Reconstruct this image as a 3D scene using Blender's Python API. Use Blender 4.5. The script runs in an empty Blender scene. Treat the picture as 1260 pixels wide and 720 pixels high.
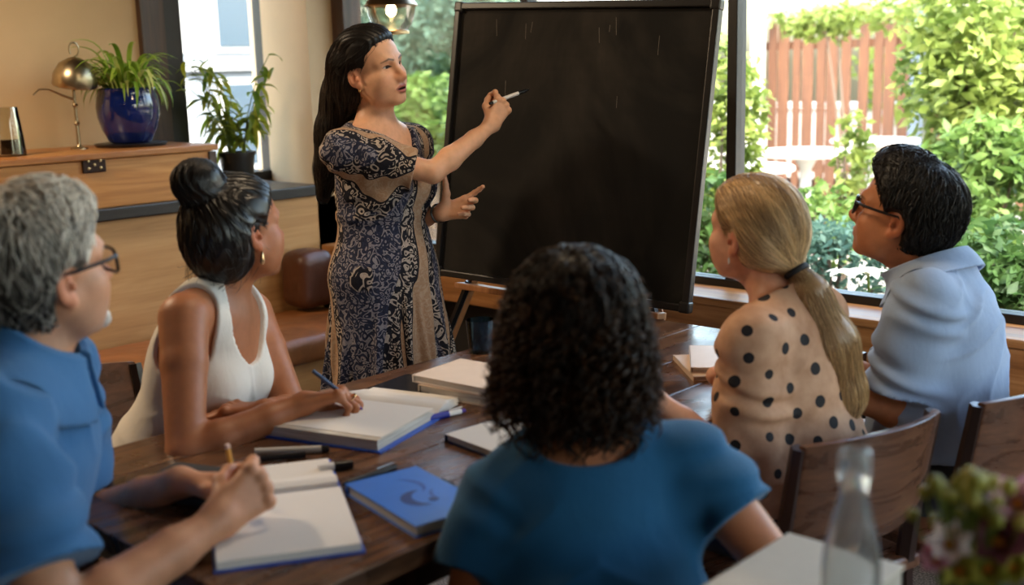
import bpy, bmesh, math, random
import numpy as np
from mathutils import Vector, Matrix
# ------------------------------------------------------------------ camera
FPX = 1400.0; CAM_H = 1.45
YAW = math.radians(43); PITCH = math.radians(11.2); ROLL = 0.026
scn = bpy.context.scene
_fh = np.array([-math.sin(YAW), math.cos(YAW), 0]); _rt = np.array([math.cos(YAW), math.sin(YAW), 0]); _Z = np.array([0, 0, 1.])
_fw = _fh*math.cos(PITCH) - _Z*math.sin(PITCH); _up = _fh*math.sin(PITCH) + _Z*math.cos(PITCH)
_cu = _up*math.cos(ROLL) + _rt*math.sin(ROLL); _cr = _rt*math.cos(ROLL) - _up*math.sin(ROLL)
CAMP = np.array([0, 0, CAM_H])
cam_d = bpy.data.cameras.new('camera'); cam = bpy.data.objects.new('camera', cam_d)
scn.collection.objects.link(cam); scn.camera = cam
cam_d.sensor_width = 36.0; cam_d.lens = FPX/1260*36.0
cam_d.clip_start = 0.05; cam_d.clip_end = 200
cam.matrix_world = Matrix(((_cr[0], _cu[0], -_fw[0], 0), (_cr[1], _cu[1], -_fw[1], 0), (_cr[2], _cu[2], -_fw[2], CAM_H), (0, 0, 0, 1)))
cam_d.dof.use_dof = True; cam_d.dof.focus_distance = 3.2; cam_d.dof.aperture_fstop = 2.5
# ------------------------------------------------------------------ world, sun, exposure
scn.view_settings.view_transform = 'Standard'; scn.view_settings.look = 'None'
scn.view_settings.gamma = 1.0; scn.view_settings.use_curve_mapping = False
scn.view_settings.exposure = 0.70
try:
    scn.cycles.use_denoising = True
    scn.cycles.max_bounces = 8; scn.cycles.diffuse_bounces = 4; scn.cycles.transparent_max_bounces = 12
    scn.cycles.sample_clamp_indirect = 6.0
except Exception: pass
wld = bpy.data.worlds.new('sky_world'); scn.world = wld; wld.use_nodes = True
_nt = wld.node_tree; _nt.nodes.clear()
_sky = _nt.nodes.new('ShaderNodeTexSky'); _sky.sky_type = 'NISHITA'; _sky.sun_disc = False
_sky.sun_elevation = math.radians(52); _sky.sun_rotation = math.radians(150); _sky.air_density = 1.6; _sky.dust_density = 5.0; _sky.ozone_density = 1.0
_bg = _nt.nodes.new('ShaderNodeBackground'); _bg.inputs['Strength'].default_value = SKY_STRENGTH if 'SKY_STRENGTH' in globals() else 1.35
_wo = _nt.nodes.new('ShaderNodeOutputWorld')
_nt.links.new(_sky.outputs[0], _bg.inputs[0]); _nt.links.new(_bg.outputs[0], _wo.inputs[0])
sun_d = bpy.data.lights.new('sun', 'SUN'); sun_d.energy = 7.5; sun_d.angle = math.radians(1.5); sun_d.color = (1.0, .93, .82)
sun = bpy.data.objects.new('sun', sun_d); scn.collection.objects.link(sun)
_sd = Vector((-0.80, -0.12, -0.90)).normalized()     # travelling direction of the light
sun.rotation_euler = _sd.to_track_quat('-Z', 'Y').to_euler()
def lamp_area(name, loc, aim, size, energy, color, sy=None, portal=False):
    d = bpy.data.lights.new(name, 'AREA'); d.energy = energy; d.color = color; d.shape = 'RECTANGLE'; d.size = size; d.size_y = sy or size
    if portal: d.cycles.is_portal = True
    o = bpy.data.objects.new(name, d); scn.collection.objects.link(o); o.location = loc
    o.rotation_euler = (Vector(aim)-Vector(loc)).to_track_quat('-Z', 'Y').to_euler(); return o
# ------------------------------------------------------------------ helpers: pixels to points in the room
def ray(px, py): return _fw + _cr*((px-630)/FPX) - _cu*((py-360)/FPX)
def at(px, py, dep):
    d = ray(px, py); return CAMP + d*(dep/float(d@_fh))
def onz(px, py, z):
    d = ray(px, py); return CAMP + d*((z-CAM_H)/d[2])
def onx(px, py, x):
    d = ray(px, py); return CAMP + d*(x/d[0])
def ony(px, py, y):
    d = ray(px, py); return CAMP + d*(y/d[1])
def V3(*a): return np.array(a, float)
def unit(v): v = np.asarray(v, float); return v/np.linalg.norm(v)
def facing(phi):               # horizontal direction, phi = 0 towards the camera, 90 towards the picture's right
    a = math.radians(phi); return -_fh*math.cos(a) + _rt*math.sin(a)
# ------------------------------------------------------------------ helpers: objects
COL = scn.collection
def tag(o, label=None, cat=None, group=None, kind=None):
    if label: o['label'] = label
    if cat: o['category'] = cat
    if group: o['group'] = group
    if kind: o['kind'] = kind
    return o
def thing(name, label, cat, loc=(0, 0, 0), rz=0.0, group=None):
    o = bpy.data.objects.new(name, None); COL.objects.link(o); o.location = [float(v) for v in loc]; o.rotation_euler = (0, 0, rz)
    o.empty_display_size = .05
    return tag(o, label, cat, group)
def mesh_obj(name, me, material, parent=None):
    o = bpy.data.objects.new(name, me); COL.objects.link(o)
    if material is not None and not me.materials: me.materials.append(material)
    if parent is not None: o.parent = parent
    return o
def struct(name, me, material, label=None):
    o = mesh_obj(name, me, material); o['kind'] = 'structure'
    if label: o['label'] = label
    return o
def copy_tree(o, parent=None):
    c = o.copy(); COL.objects.link(c); c.parent = parent
    for ch in list(o.children): copy_tree(ch, c)
    return c
class MB:                      # collects shapes into one mesh
    def __init__(s): s.v = []; s.f = []; s.m = []
    def add(s, vs, fs, mi=0):
        b = len(s.v); s.v += [tuple(map(float, v)) for v in vs]; s.f += [tuple(b+i for i in f) for f in fs]; s.m += [mi]*len(fs); return s
    def box(s, c, d, rot=None, mi=0):
        c = np.asarray(c, float); h = np.asarray(d, float)/2; pts = []
        for sx in (-1, 1):
            for sy in (-1, 1):
                for sz in (-1, 1):
                    p = h*np.array([sx, sy, sz]); p = (rot @ p) if rot is not None else p; pts.append(c+p)
        return s.add(pts, [(0, 1, 3, 2), (4, 6, 7, 5), (0, 4, 5, 1), (2, 3, 7, 6), (0, 2, 6, 4), (1, 5, 7, 3)], mi)
    def span(s, a, b, mi=0): a = np.asarray(a, float); b = np.asarray(b, float); return s.box((a+b)/2, np.abs(b-a), None, mi)
    def lathe(s, prof, c=(0, 0, 0), n=24, rot=None, mi=0, close=False):
        c = np.asarray(c, float); vs = []; m = len(prof)
        for (r, z) in prof:
            for k in range(n):
                a = 2*math.pi*k/n; p = np.array([r*math.cos(a), r*math.sin(a), z]); vs.append(c+(rot@p if rot is not None else p))
        fs = []
        for i in range(m-1):
            for k in range(n): fs.append((i*n+k, i*n+(k+1) % n, (i+1)*n+(k+1) % n, (i+1)*n+k))
        if not close:
            if prof[0][0] > 1e-5: fs.append(tuple(range(n-1, -1, -1)))
            if prof[-1][0] > 1e-5: fs.append(tuple((m-1)*n+k for k in range(n)))
        else:
            for k in range(n): fs.append(((m-1)*n+k, (m-1)*n+(k+1) % n, (k+1) % n, k))
        return s.add(vs, fs, mi)
    def tube(s, pts, r, n=8, mi=0, cap=True, closed=False):
        pts = np.asarray(pts, float); m = len(pts); rr = np.full(m, r, float) if np.isscalar(r) else np.asarray(r, float)
        T = np.zeros_like(pts)
        for i in range(m):
            a = pts[(i-1) % m] if closed else pts[max(i-1, 0)]; b = pts[(i+1) % m] if closed else pts[min(i+1, m-1)]
            T[i] = unit(b-a)
        u = np.cross(T[0], [0, 0, 1.]); 
        if np.linalg.norm(u) < 1e-3: u = np.cross(T[0], [0, 1., 0])
        u = unit(u); vs = []
        for i in range(m):
            u = unit(u - T[i]*(u@T[i])); w = np.cross(T[i], u)
            for k in range(n):
                a = 2*math.pi*k/n; vs.append(pts[i] + rr[i]*(u*math.cos(a)+w*math.sin(a)))
        fs = []
        for i in range(m if closed else m-1):
            j = (i+1) % m
            for k in range(n): fs.append((i*n+k, i*n+(k+1) % n, j*n+(k+1) % n, j*n+k))
        if cap and not closed:
            fs.append(tuple(range(n-1, -1, -1))); fs.append(tuple((m-1)*n+k for k in range(n)))
        return s.add(vs, fs, mi)
    def mesh(s, name, smooth=False, bevel=0.0, seg=2, off=None):
        me = bpy.data.meshes.new(name); v = s.v
        if off is not None: v = [(a-off[0], b-off[1], c-off[2]) for a, b, c in v]
        me.from_pydata(v, [], s.f)
        if any(s.m): me.polygons.foreach_set('material_index', s.m)
        bm = bmesh.new(); bm.from_mesh(me); bmesh.ops.recalc_face_normals(bm, faces=bm.faces)
        if bevel > 0:
            es = [e for e in bm.edges if len(e.link_faces) == 2 and e.calc_face_angle(0) > .6]
            bmesh.ops.bevel(bm, geom=es, offset=bevel, segments=seg, profile=.6, affect='EDGES', clamp_overlap=True)
        bm.to_mesh(me); bm.free()
        if smooth:
            me.polygons.foreach_set('use_smooth', [True]*len(me.polygons))
            try: me.set_sharp_from_angle(angle=math.radians(40))
            except Exception: pass
        me.update(); return me
    def obj(s, name, material, parent=None, smooth=False, bevel=0.0, seg=2, off=None):
        return mesh_obj(name, s.mesh(name, smooth, bevel, seg, off), material, parent)
def rotz(a): c, s = math.cos(a), math.sin(a); return np.array([[c, -s, 0], [s, c, 0], [0, 0, 1.]])
def rotx(a): c, s = math.cos(a), math.sin(a); return np.array([[1., 0, 0], [0, c, -s], [0, s, c]])
def roty(a): c, s = math.cos(a), math.sin(a); return np.array([[c, 0, s], [0, 1., 0], [-s, 0, c]])
# ------------------------------------------------------------------ helpers: materials
class NT:
    def __init__(s, name):
        s.m = bpy.data.materials.new(name); s.m.use_nodes = True; s.t = s.m.node_tree; s.t.nodes.clear()
        s.out = s.n('ShaderNodeOutputMaterial'); s.b = None
    def n(s, typ, **kw):
        x = s.t.nodes.new(typ)
        for k, v in kw.items():
            if hasattr(x, k): setattr(x, k, v)
        return x
    def l(s, a, b): s.t.links.new(a, b)
    def bsdf(s, rough=.5, metal=0, spec=.5, **kw):
        b = s.n('ShaderNodeBsdfPrincipled'); b.inputs['Roughness'].default_value = rough; b.inputs['Metallic'].default_value = metal
        b.inputs['Specular IOR Level'].default_value = spec
        for k, v in kw.items(): b.inputs[k.replace('_', ' ')].default_value = v
        s.l(b.outputs[0], s.out.inputs[0]); s.b = b; return b
    def coord(s, kind='Object', scale=(1, 1, 1), rot=(0, 0, 0), loc=(0, 0, 0)):
        c = s.n('ShaderNodeTexCoord'); m = s.n('ShaderNodeMapping'); s.l(c.outputs[kind], m.inputs[0])
        m.inputs['Scale'].default_value = scale; m.inputs['Rotation'].default_value = rot; m.inputs['Location'].default_value = loc
        return m.outputs[0]
    def noise(s, vec, scale=5, detail=4, rough=.5, dist=0):
        x = s.n('ShaderNodeTexNoise'); s.l(vec, x.inputs['Vector']); x.inputs['Scale'].default_value = scale; x.inputs['Detail'].default_value = detail
        x.inputs['Roughness'].default_value = rough; x.inputs['Distortion'].default_value = dist; return x.outputs['Fac']
    def ramp(s, fac, stops, interp='LINEAR'):
        r = s.n('ShaderNodeValToRGB'); s.l(fac, r.inputs[0]); cr = r.color_ramp; cr.interpolation = interp
        while len(cr.elements) < len(stops): cr.elements.new(.5)
        for e, (p, c) in zip(cr.elements, stops): e.position = p; e.color = (*c, 1) if len(c) == 3 else c
        return r.outputs[0]
    def mix(s, fac, a, b, mode='MIX'):
        x = s.n('ShaderNodeMix'); x.data_type = 'RGBA'; x.blend_type = mode
        for sock, val in ((x.inputs[0], fac), (x.inputs[6], a), (x.inputs[7], b)):
            if hasattr(val, 'node'): s.l(val, sock)
            elif isinstance(val, (int, float)): sock.default_value = val
            else: sock.default_value = (*val, 1)
        return x.outputs[2]
    def math(s, op, a, b=0.0, c=0.0, clamp=False):
        x = s.n('ShaderNodeMath', operation=op); x.use_clamp = clamp
        for i, v in enumerate((a, b, c)):
            if hasattr(v, 'node'): s.l(v, x.inputs[i])
            else: x.inputs[i].default_value = v
        return x.outputs[0]
    def bump(s, h, strength=.2, dist=.01):
        x = s.n('ShaderNodeBump'); s.l(h, x.inputs['Height']); x.inputs['Strength'].default_value = strength; x.inputs['Distance'].default_value = dist
        s.l(x.outputs[0], s.b.inputs['Normal']); return x
    def col(s, c):
        i = s.b.inputs['Base Color']
        if hasattr(c, 'node'): s.l(c, i)
        else: i.default_value = (*c, 1)
def srgb(r, g, b):
    f = lambda v: (v/255/12.92) if v/255 <= .04045 else ((v/255+.055)/1.055)**2.4
    return (f(r), f(g), f(b))
def plain(name, c, rough=.5, metal=0, spec=.5, var=.12, scale=30, bump=0.0, bscale=200, **kw):
    t = NT(name); t.bsdf(rough, metal, spec, **kw); v = t.coord()
    if var > 0:
        n = t.noise(v, scale, 5); t.col(t.ramp(n, [(.25, tuple(x*(1-var) for x in c)), (.75, tuple(min(1, x*(1+var)) for x in c))]))
    else: t.col(c)
    if bump > 0: t.bump(t.noise(v, bscale, 3), bump, .002)
    return t.m
def wood(name, dark, mid, light, axis=1, scale=1.0, rough=.35, spec=.5, bump=.08, grain=1.0):
    t = NT(name); t.bsdf(rough, 0, spec); sc = [9*scale]*3; sc[axis] = .7*scale
    v = t.coord('Object', tuple(sc)); n1 = t.noise(v, 2.0, 6, .6, 1.2*grain); sc2 = [60*scale]*3; sc2[axis] = 2*scale
    n2 = t.noise(t.coord('Object', tuple(sc2)), 1.5, 4, .6)
    f = t.math('ADD', t.math('MULTIPLY', n1, .7), t.math('MULTIPLY', n2, .3))
    t.col(t.ramp(f, [(.32, dark), (.5, mid), (.68, light)])); t.bump(n2, bump, .002)
    rr = t.ramp(n1, [(.3, (rough*.8,)*3), (.7, (min(1, rough*1.3),)*3)]); t.l(rr, t.b.inputs['Roughness']); return t.m
def glass(name, tint=(.9, .95, .95), refl=1.0, rough=.02):
    t = NT(name); tr = t.n('ShaderNodeBsdfTransparent'); tr.inputs[0].default_value = (*tint, 1)
    gl = t.n('ShaderNodeBsdfGlossy'); gl.inputs['Roughness'].default_value = rough
    fr = t.n('ShaderNodeFresnel'); fr.inputs[0].default_value = 1.45; mx = t.n('ShaderNodeMixShader')
    t.l(t.math('MULTIPLY', fr.outputs[0], refl), mx.inputs[0]); t.l(tr.outputs[0], mx.inputs[1]); t.l(gl.outputs[0], mx.inputs[2]); t.l(mx.outputs[0], t.out.inputs[0]); return t.m
# ------------------------------------------------------------------ helpers: signed distance bodies, meshed with surface nets
def d_cap(P, a, b, ra, rb=None):
    a = np.asarray(a, np.float32); b = np.asarray(b, np.float32); rb = ra if rb is None else rb
    ab = b-a; pa = P-a; t = np.clip((pa@ab)/max(float(ab@ab), 1e-9), 0, 1)
    q = pa - t[:, None]*ab; return np.sqrt(np.einsum('ij,ij->i', q, q)) - (ra + (rb-ra)*t)
def d_chain(P, pts, rs, k=0.0):
    d = None
    for i in range(len(pts)-1):
        e = d_cap(P, pts[i], pts[i+1], rs[i], rs[i+1]); d = e if d is None else (smin(d, e, k) if k > 0 else np.minimum(d, e))
    return d
def d_ell(P, c, r, R=None):
    q = P-np.asarray(c, np.float32)
    if R is not None: q = q@np.asarray(R, np.float32)          # columns of R are the ellipsoid's axes
    r = np.asarray(r, np.float32); k0 = np.sqrt(np.sum((q/r)**2, 1)); k1 = np.sqrt(np.sum((q/(r*r))**2, 1))+1e-9
    return k0*(k0-1)/k1
def d_sph(P, c, r):
    q = P-np.asarray(c, np.float32); return np.sqrt(np.einsum('ij,ij->i', q, q))-r
def d_plane(P, p, n): return (P-np.asarray(p, np.float32))@np.asarray(unit(n), np.float32)
def smin(a, b, k):
    h = np.maximum(k-np.abs(a-b), 0)/k; return np.minimum(a, b)-h*h*(k*.25)
def smax(a, b, k): return -smin(-a, -b, k)
def net(f, lo, hi, h, keep=None, proj=1):
    lo = np.asarray(lo, float); hi = np.asarray(hi, float); c = 4
    nb = np.maximum(np.ceil((hi-lo)/(h*c)).astype(int), 1); n = nb*c+1
    g = [lo[i]+np.arange(nb[i]+1)*(h*c) for i in range(3)]
    G = np.stack(np.meshgrid(*g, indexing='ij'), -1).reshape(-1, 3).astype(np.float32)
    D = f(G).reshape(nb+1)
    cs = np.stack([D[a:a+nb[0], b:b+nb[1], e:e+nb[2]] for a in (0, 1) for b in (0, 1) for e in (0, 1)])
    near = (np.abs(cs).min(0) < h*c*1.5) | ((cs.min(0) < 0) & (cs.max(0) > 0))
    Vv = np.ones(n, np.float32)
    Vv[:-1, :-1, :-1] = np.repeat(np.repeat(np.repeat(np.where(cs[0] < 0, -1, 1), c, 0), c, 1), c, 2)
    m = np.zeros(n, bool); m[:-1, :-1, :-1] = np.repeat(np.repeat(np.repeat(near, c, 0), c, 1), c, 2)
    for ax in range(3):
        sl = [slice(None)]*3; sr = [slice(None)]*3; sl[ax] = slice(1, None); sr[ax] = slice(None, -1); m[tuple(sl)] |= m[tuple(sr)].copy()
    I = np.argwhere(m); P = (lo+I*h).astype(np.float32)
    vals = np.concatenate([f(P[i:i+400000]) for i in range(0, len(P), 400000)]) if len(P) else np.zeros(0)
    Vv[I[:, 0], I[:, 1], I[:, 2]] = vals
    S = Vv < 0; cnt = np.zeros(n-1, np.int8)
    for a in (0, 1):
        for b in (0, 1):
            for e in (0, 1): cnt += S[a:n[0]-1+a, b:n[1]-1+b, e:n[2]-1+e]
    cells = np.argwhere((cnt > 0) & (cnt < 8)); idx = -np.ones(n-1, np.int64); idx[cells[:, 0], cells[:, 1], cells[:, 2]] = np.arange(len(cells))
    offs = np.array([(a, b, e) for a in (0, 1) for b in (0, 1) for e in (0, 1)])
    cv = np.stack([Vv[cells[:, 0]+o[0], cells[:, 1]+o[1], cells[:, 2]+o[2]] for o in offs], 1)
    acc = np.zeros((len(cells), 3)); num = np.zeros(len(cells))
    for i in range(8):
        for j in range(i+1, 8):
            if np.abs(offs[i]-offs[j]).sum() != 1: continue
            s = (cv[:, i] < 0) != (cv[:, j] < 0); t = np.where(s, cv[:, i]/np.where(s, cv[:, i]-cv[:, j], 1), 0)
            acc += np.where(s[:, None], offs[i]+t[:, None]*(offs[j]-offs[i]), 0); num += s
    vs = lo+(cells+acc/np.maximum(num, 1)[:, None])*h; fs = []
    for ax in range(3):
        o1, o2 = [(1, 2), (2, 0), (0, 1)][ax]
        A = [slice(None)]*3; B = [slice(None)]*3; A[ax] = slice(None, -1); B[ax] = slice(1, None)
        E = np.argwhere(S[tuple(A)] != S[tuple(B)]); E = E[(E[:, o1] > 0) & (E[:, o2] > 0) & (E[:, o1] < n[o1]-1) & (E[:, o2] < n[o2]-1)]
        u = np.zeros(3, int); u[o1] = 1; w = np.zeros(3, int); w[o2] = 1
        q = np.stack([idx[tuple((E-x).T)] for x in (u+w, w, np.zeros(3, int), u)], 1)
        neg = S[tuple(E.T)]; q[~neg] = q[~neg][:, ::-1]; fs.append(q)
    fs = np.concatenate(fs); fs = fs[(fs >= 0).all(1)]
    for _ in range(proj):
        p = vs.astype(np.float32); e = np.float32(h*.5); d0 = f(p)
        gr = np.stack([f(p+e*np.eye(3, dtype=np.float32)[i])-f(p-e*np.eye(3, dtype=np.float32)[i]) for i in range(3)], 1)/(2*e)
        st = d0[:, None]*gr/np.maximum((gr*gr).sum(1), .25)[:, None]; ln = np.linalg.norm(st, axis=1); st *= np.minimum(1, h*.6/np.maximum(ln, 1e-9))[:, None]
        vs = vs-st
    if keep is not None:
        k = keep(vs[fs].mean(1)); fs = fs[k]
        us = np.unique(fs); mp = -np.ones(len(vs), np.int64); mp[us] = np.arange(len(us)); vs = vs[us]; fs = mp[fs]
    return vs, fs
def cat_mesh(parts):
    V = []; Fq = []; b = 0
    for v, f in parts: V.append(v); Fq.append(f+b); b += len(v)
    return np.concatenate(V), np.concatenate(Fq)
def np_mesh(name, vs, fs, off=(0, 0, 0), col=None, attrs=None, smooth=True):
    me = bpy.data.meshes.new(name); vs = np.asarray(vs, float)-np.asarray(off, float); fs = np.asarray(fs); k = fs.shape[1]
    me.vertices.add(len(vs)); me.vertices.foreach_set('co', vs.astype(np.float32).ravel())
    me.loops.add(fs.size); me.loops.foreach_set('vertex_index', fs.astype(np.int32).ravel())
    me.polygons.add(len(fs)); me.polygons.foreach_set('loop_start', np.arange(0, fs.size, k, dtype=np.int32))
    try: me.polygons.foreach_set('loop_total', np.full(len(fs), k, np.int32))
    except Exception: pass
    me.update(calc_edges=True); me.validate()
    if smooth: me.polygons.foreach_set('use_smooth', np.ones(len(me.polygons), bool))
    if col is not None:
        a = me.color_attributes.new('Col', 'FLOAT_COLOR', 'POINT'); c = np.ones((len(vs), 4), np.float32); c[:, :3] = col; a.data.foreach_set('color', c.ravel())
    for nm, arr in (attrs or {}).items():
        a = me.attributes.new(nm, 'FLOAT', 'POINT'); a.data.foreach_set('value', np.asarray(arr, np.float32))
    me.update(); return me
def vnoise(P, s, seed=0):      # cheap smooth noise from rotated sines
    r = np.random.RandomState(seed); o = np.zeros(len(P), np.float32)
    for i in range(5):
        w = r.normal(size=3); w = w/np.linalg.norm(w)*s*(1+.5*i); o += np.sin(P@w.astype(np.float32)+np.float32(r.uniform(0, 6.28)))/(1+.5*i)
    return o/2.6
# ------------------------------------------------------------------ the room
M = {}
M['plaster'] = plain('cream_plaster', srgb(205, 178, 140), .9, var=.06, scale=4, bump=.15, bscale=60)
M['ceiling'] = wood('dark_ceiling_boards', (.03, .018, .010), (.06, .035, .020), (.10, .06, .036), 0, 1, .6)
M['backwall'] = plain('dark_brown_back_wall', srgb(92, 70, 52), .9, var=.08, scale=4)
M['ledge'] = wood('dark_ledge_wood', (.012, .010, .010), (.025, .020, .018), (.05, .04, .034), 1, 1, .35)
M['sillwood'] = wood('oak_sill_wood', srgb(120, 78, 42), srgb(160, 108, 62), srgb(190, 140, 90), 0, 1, .4)
M['black'] = plain('black_window_frame', (.010, .010, .010), .4, var=.1)
M['darkwood'] = wood('dark_brown_wood', (.020, .010, .006), (.045, .022, .013), (.085, .042, .022), 2, 1, .35)
M['pane'] = glass('window_glass', (.97, .985, .985), .55)
M['panel'] = wood('honey_bench_panel', srgb(168, 118, 66), srgb(190, 140, 84), srgb(206, 158, 102), 1, .7, .5)
def floor_mat():
    t = NT('speckled_floor'); t.bsdf(.55, 0, .4); v = t.coord(); a = t.noise(v, 3, 5); b = t.noise(v, 160, 2)
    t.col(t.mix(t.ramp(b, [(.45, (0, 0, 0)), (.62, (1, 1, 1))]), t.ramp(a, [(.3, (.055, .045, .038)), (.7, (.10, .085, .07))]), (.22, .19, .16))); t.bump(b, .1, .002); return t.m
def box_struct(name, a, b, m, bevel=0.0, label=None):
    mb = MB(); mb.span(a, b); return struct(name, mb.mesh(name, bevel=bevel), m, label)
WY = 3.42; LX = -4.80; BX = -4.22; CZ = 2.72
box_struct('floor', (LX-.2, -3.2, -.06), (2.4, WY+.1, 0), floor_mat())
box_struct('ceiling', (LX-.2, -3.2, CZ), (2.4, WY+.1, CZ+.1), M['ceiling'])
# left wall: recess plane with the small window, and the splayed pillar in the corner
mb = MB(); mb.span((LX-.15, -3.2, 0), (LX, 2.84, CZ)); mb.span((LX-.15, 2.84, 0), (LX, 3.45, .93)); mb.span((LX-.15, 2.84, 2.3), (LX, 3.45, CZ))
struct('wall_left', mb.mesh('wall_left'), M['plaster'])
mb = MB(); pts = [(LX-.15, 3.42), (BX, 3.225), (BX, 3.43), (BX-.1, 3.52), (LX-.15, 3.52)]; n = len(pts)
mb.add([(x, y, 0) for x, y in pts]+[(x, y, CZ) for x, y in pts], [tuple(range(n)), tuple(range(n, 2*n))]+[(i, (i+1) % n, n+(i+1) % n, n+i) for i in range(n)])
struct('wall_corner_pillar', mb.mesh('wall_corner_pillar'), M['plaster'])
box_struct('wall_back', (LX-.2, -3.3, 0), (2.4, -3.2, CZ), M['backwall'])
mb = MB(); mb.span((2.3, -3.2, 0), (2.45, WY+.1, .8)); mb.span((2.3, -3.2, 2.4), (2.45, WY+.1, CZ)); mb.span((2.3, -3.2, .8), (2.45, 1.0, 2.4)); mb.span((2.3, 2.9, .8), (2.45, WY+.1, 2.4))
struct('wall_right', mb.mesh('wall_right'), M['backwall'])
mb = MB(); mb.span((BX-.1, WY-.02, 2.35), (2.4, WY+.12, CZ)); mb.span((BX-.1, 3.36, 0), (2.4, WY+.12, .50)); mb.span((BX-.05, WY-.02, .50), (2.4, WY+.12, .655))
struct('wall_window', mb.mesh('wall_window'), plain('dark_window_wall', (.018, .014, .012), .7))  # one near-black colour for the wall above and below the window
# low bench wall with its dark ledge
mb = MB(); mb.span((LX, -3.2, 0), (BX, 3.36, .895)); struct('wall_bench_back', mb.mesh('wall_bench_back', bevel=.012), M['panel'])
mb = MB(); mb.span((LX, -3.2, .895), (BX+.022, 3.225, .945)); struct('trim_1', mb.mesh('trim_1', bevel=.006), M['ledge'], 'dark wooden ledge capping the bench back')
# small window in the left wall
w1 = thing('window_1', None, None, (LX, 3.1, .945)); w1['kind'] = 'structure'
o = (LX, 3.1, .945)
mb = MB(); mb.span((LX-.05, 2.84, .945), (LX+.03, 2.925, 2.3)); mb.span((LX-.05, 3.375, .945), (LX+.03, 3.42, 2.3)); mb.span((LX-.05, 2.84, .93), (LX+.03, 3.42, .975)); mb.obj('window_frame', M['black'], w1, bevel=.003, off=o)
mb = MB(); mb.span((LX-.03, 2.92, .97), (LX-.024, 3.38, 2.3)); mb.obj('pane', M['pane'], w1, off=o)
mb = MB(); mb.span((LX, 2.72, .945), (LX+.035, 2.84, 2.35)); struct('trim_2', mb.mesh('trim_2', bevel=.004), M['darkwood'], 'brown wooden architrave beside the small window')
# the long garden window
w2 = thing('window_2', None, None, (-2, WY, .66)); w2['kind'] = 'structure'; o = (-2, WY, .66)
mb = MB(); mb.span((BX-.03, WY-.035, .655), (2.3, WY+.03, .70)); mb.obj('bottom_rail', M['black'], w2, bevel=.003, off=o)
mb = MB(); mb.span((BX-.03, WY-.035, 2.3), (2.3, WY+.03, 2.36)); mb.obj('top_rail', M['black'], w2, bevel=.003, off=o)
mull = [-3.06, float(ony(905, 200, WY)[0]), -.40, .95, 2.25]
for x in mull:
    mb = MB(); mb.span((x-.019, WY-.03, .69), (x+.019, WY+.03, 2.32)); mb.obj('mullion', M['black'], w2, bevel=.003, off=o)
xs = [BX+.03]+mull
for a, b in zip(xs[:-1], xs[1:]):
    mb = MB(); mb.span((a+.018, WY-.004, .70), (b-.018, WY+.004, 2.31)); mb.obj('pane', M['pane'], w2, off=o)
mb = MB(); mb.span((BX+.0, WY-.055, .674), (BX+.085, WY+.05, CZ)); struct('trim_3', mb.mesh('trim_3', bevel=.004), M['darkwood'], 'dark brown wooden corner post of the garden window')
mb = MB(); mb.span((BX+.05, 3.195, .645), (2.3, WY-.03, .672)); mb.span((BX+.05, 3.20, .505), (2.3, 3.235, .645)); struct('trim_4', mb.mesh('trim_4', bevel=.005), M['sillwood'], 'oak ledge below the garden window')
w3 = thing('added_window', None, None, (2.35, 0, .8)); w3['kind'] = 'structure'; o = (2.35, 0, .8)  # unseen side window, added to bring in daylight from the right
for y0, y1 in ((1.0, 2.9),):
    mb = MB(); mb.span((2.36, y0, .8), (2.368, y1, 2.4)); mb.obj('pane', M['pane'], w3, off=o)
    mb = MB()
    for y in (y0, (y0+y1)/2, y1): mb.span((2.33, y-.025, .8), (2.40, y+.025, 2.4))
    mb.obj('window_frame', M['black'], w3, off=o)
# ------------------------------------------------------------------ furniture
def leather_mat(name, c):
    t = NT(name); t.bsdf(.42, 0, .45); v = t.coord(); n = t.noise(v, 5, 5, .6, .6); t.col(t.ramp(n, [(.3, tuple(x*.6 for x in c)), (.55, c), (.75, tuple(min(1, x*1.5) for x in c))]))
    h = t.math('ADD', t.math('MULTIPLY', t.noise(v, 14, 4, .6, 1.0), 1.0), t.math('MULTIPLY', t.noise(v, 320, 2), .2)); t.bump(h, .35, .01); return t.m
M['leather'] = leather_mat('tan_leather', srgb(140, 84, 40))
def cushion(name, a, b, mat, parent, off, puff=.018, r=.03):
    a = np.asarray(a, float); b = np.asarray(b, float); c = (a+b)/2; h = (b-a)/2
    def fn(P):
        q = np.abs(P-c.astype(np.float32))-(h-r).astype(np.float32); d = np.linalg.norm(np.maximum(q, 0), axis=1)+np.minimum(q.max(1), 0)-r
        u = (P-c.astype(np.float32))/h.astype(np.float32); pf = puff*np.clip(1-u[:, 0]**2, 0, 1)*np.clip(1-u[:, 1]**2, 0, 1); return d-pf*.6+.002*vnoise(P, 30, 2)
    v, f = net(fn, a-.04, b+.05, .014); return mesh_obj(name, np_mesh(name, v, f, off), mat, parent)
bn = thing('bench', 'long built-in bench with brown leather seat cushions along the wall', 'bench', (-3.95, 1.6, 0))
o = (-3.95, 1.6, 0); mb = MB(); mb.span((BX+.004, -.6, .06), (-3.72, 3.18, .285)); mb.obj('base', M['panel'], bn, bevel=.006, off=o)
mb = MB(); mb.span((BX+.004, -.6, 0), (-3.78, 3.18, .06)); mb.obj('plinth', M['ledge'], bn, off=o)
ys = [-.58, .16, .90, 1.64, 2.38, 3.17]
for y0, y1 in zip(ys[:-1], ys[1:]): cushion('seat_cushion', (BX+.022, y0+.006, .287), (-3.66, y1-.006, .395), M['leather'], bn, o)
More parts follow.
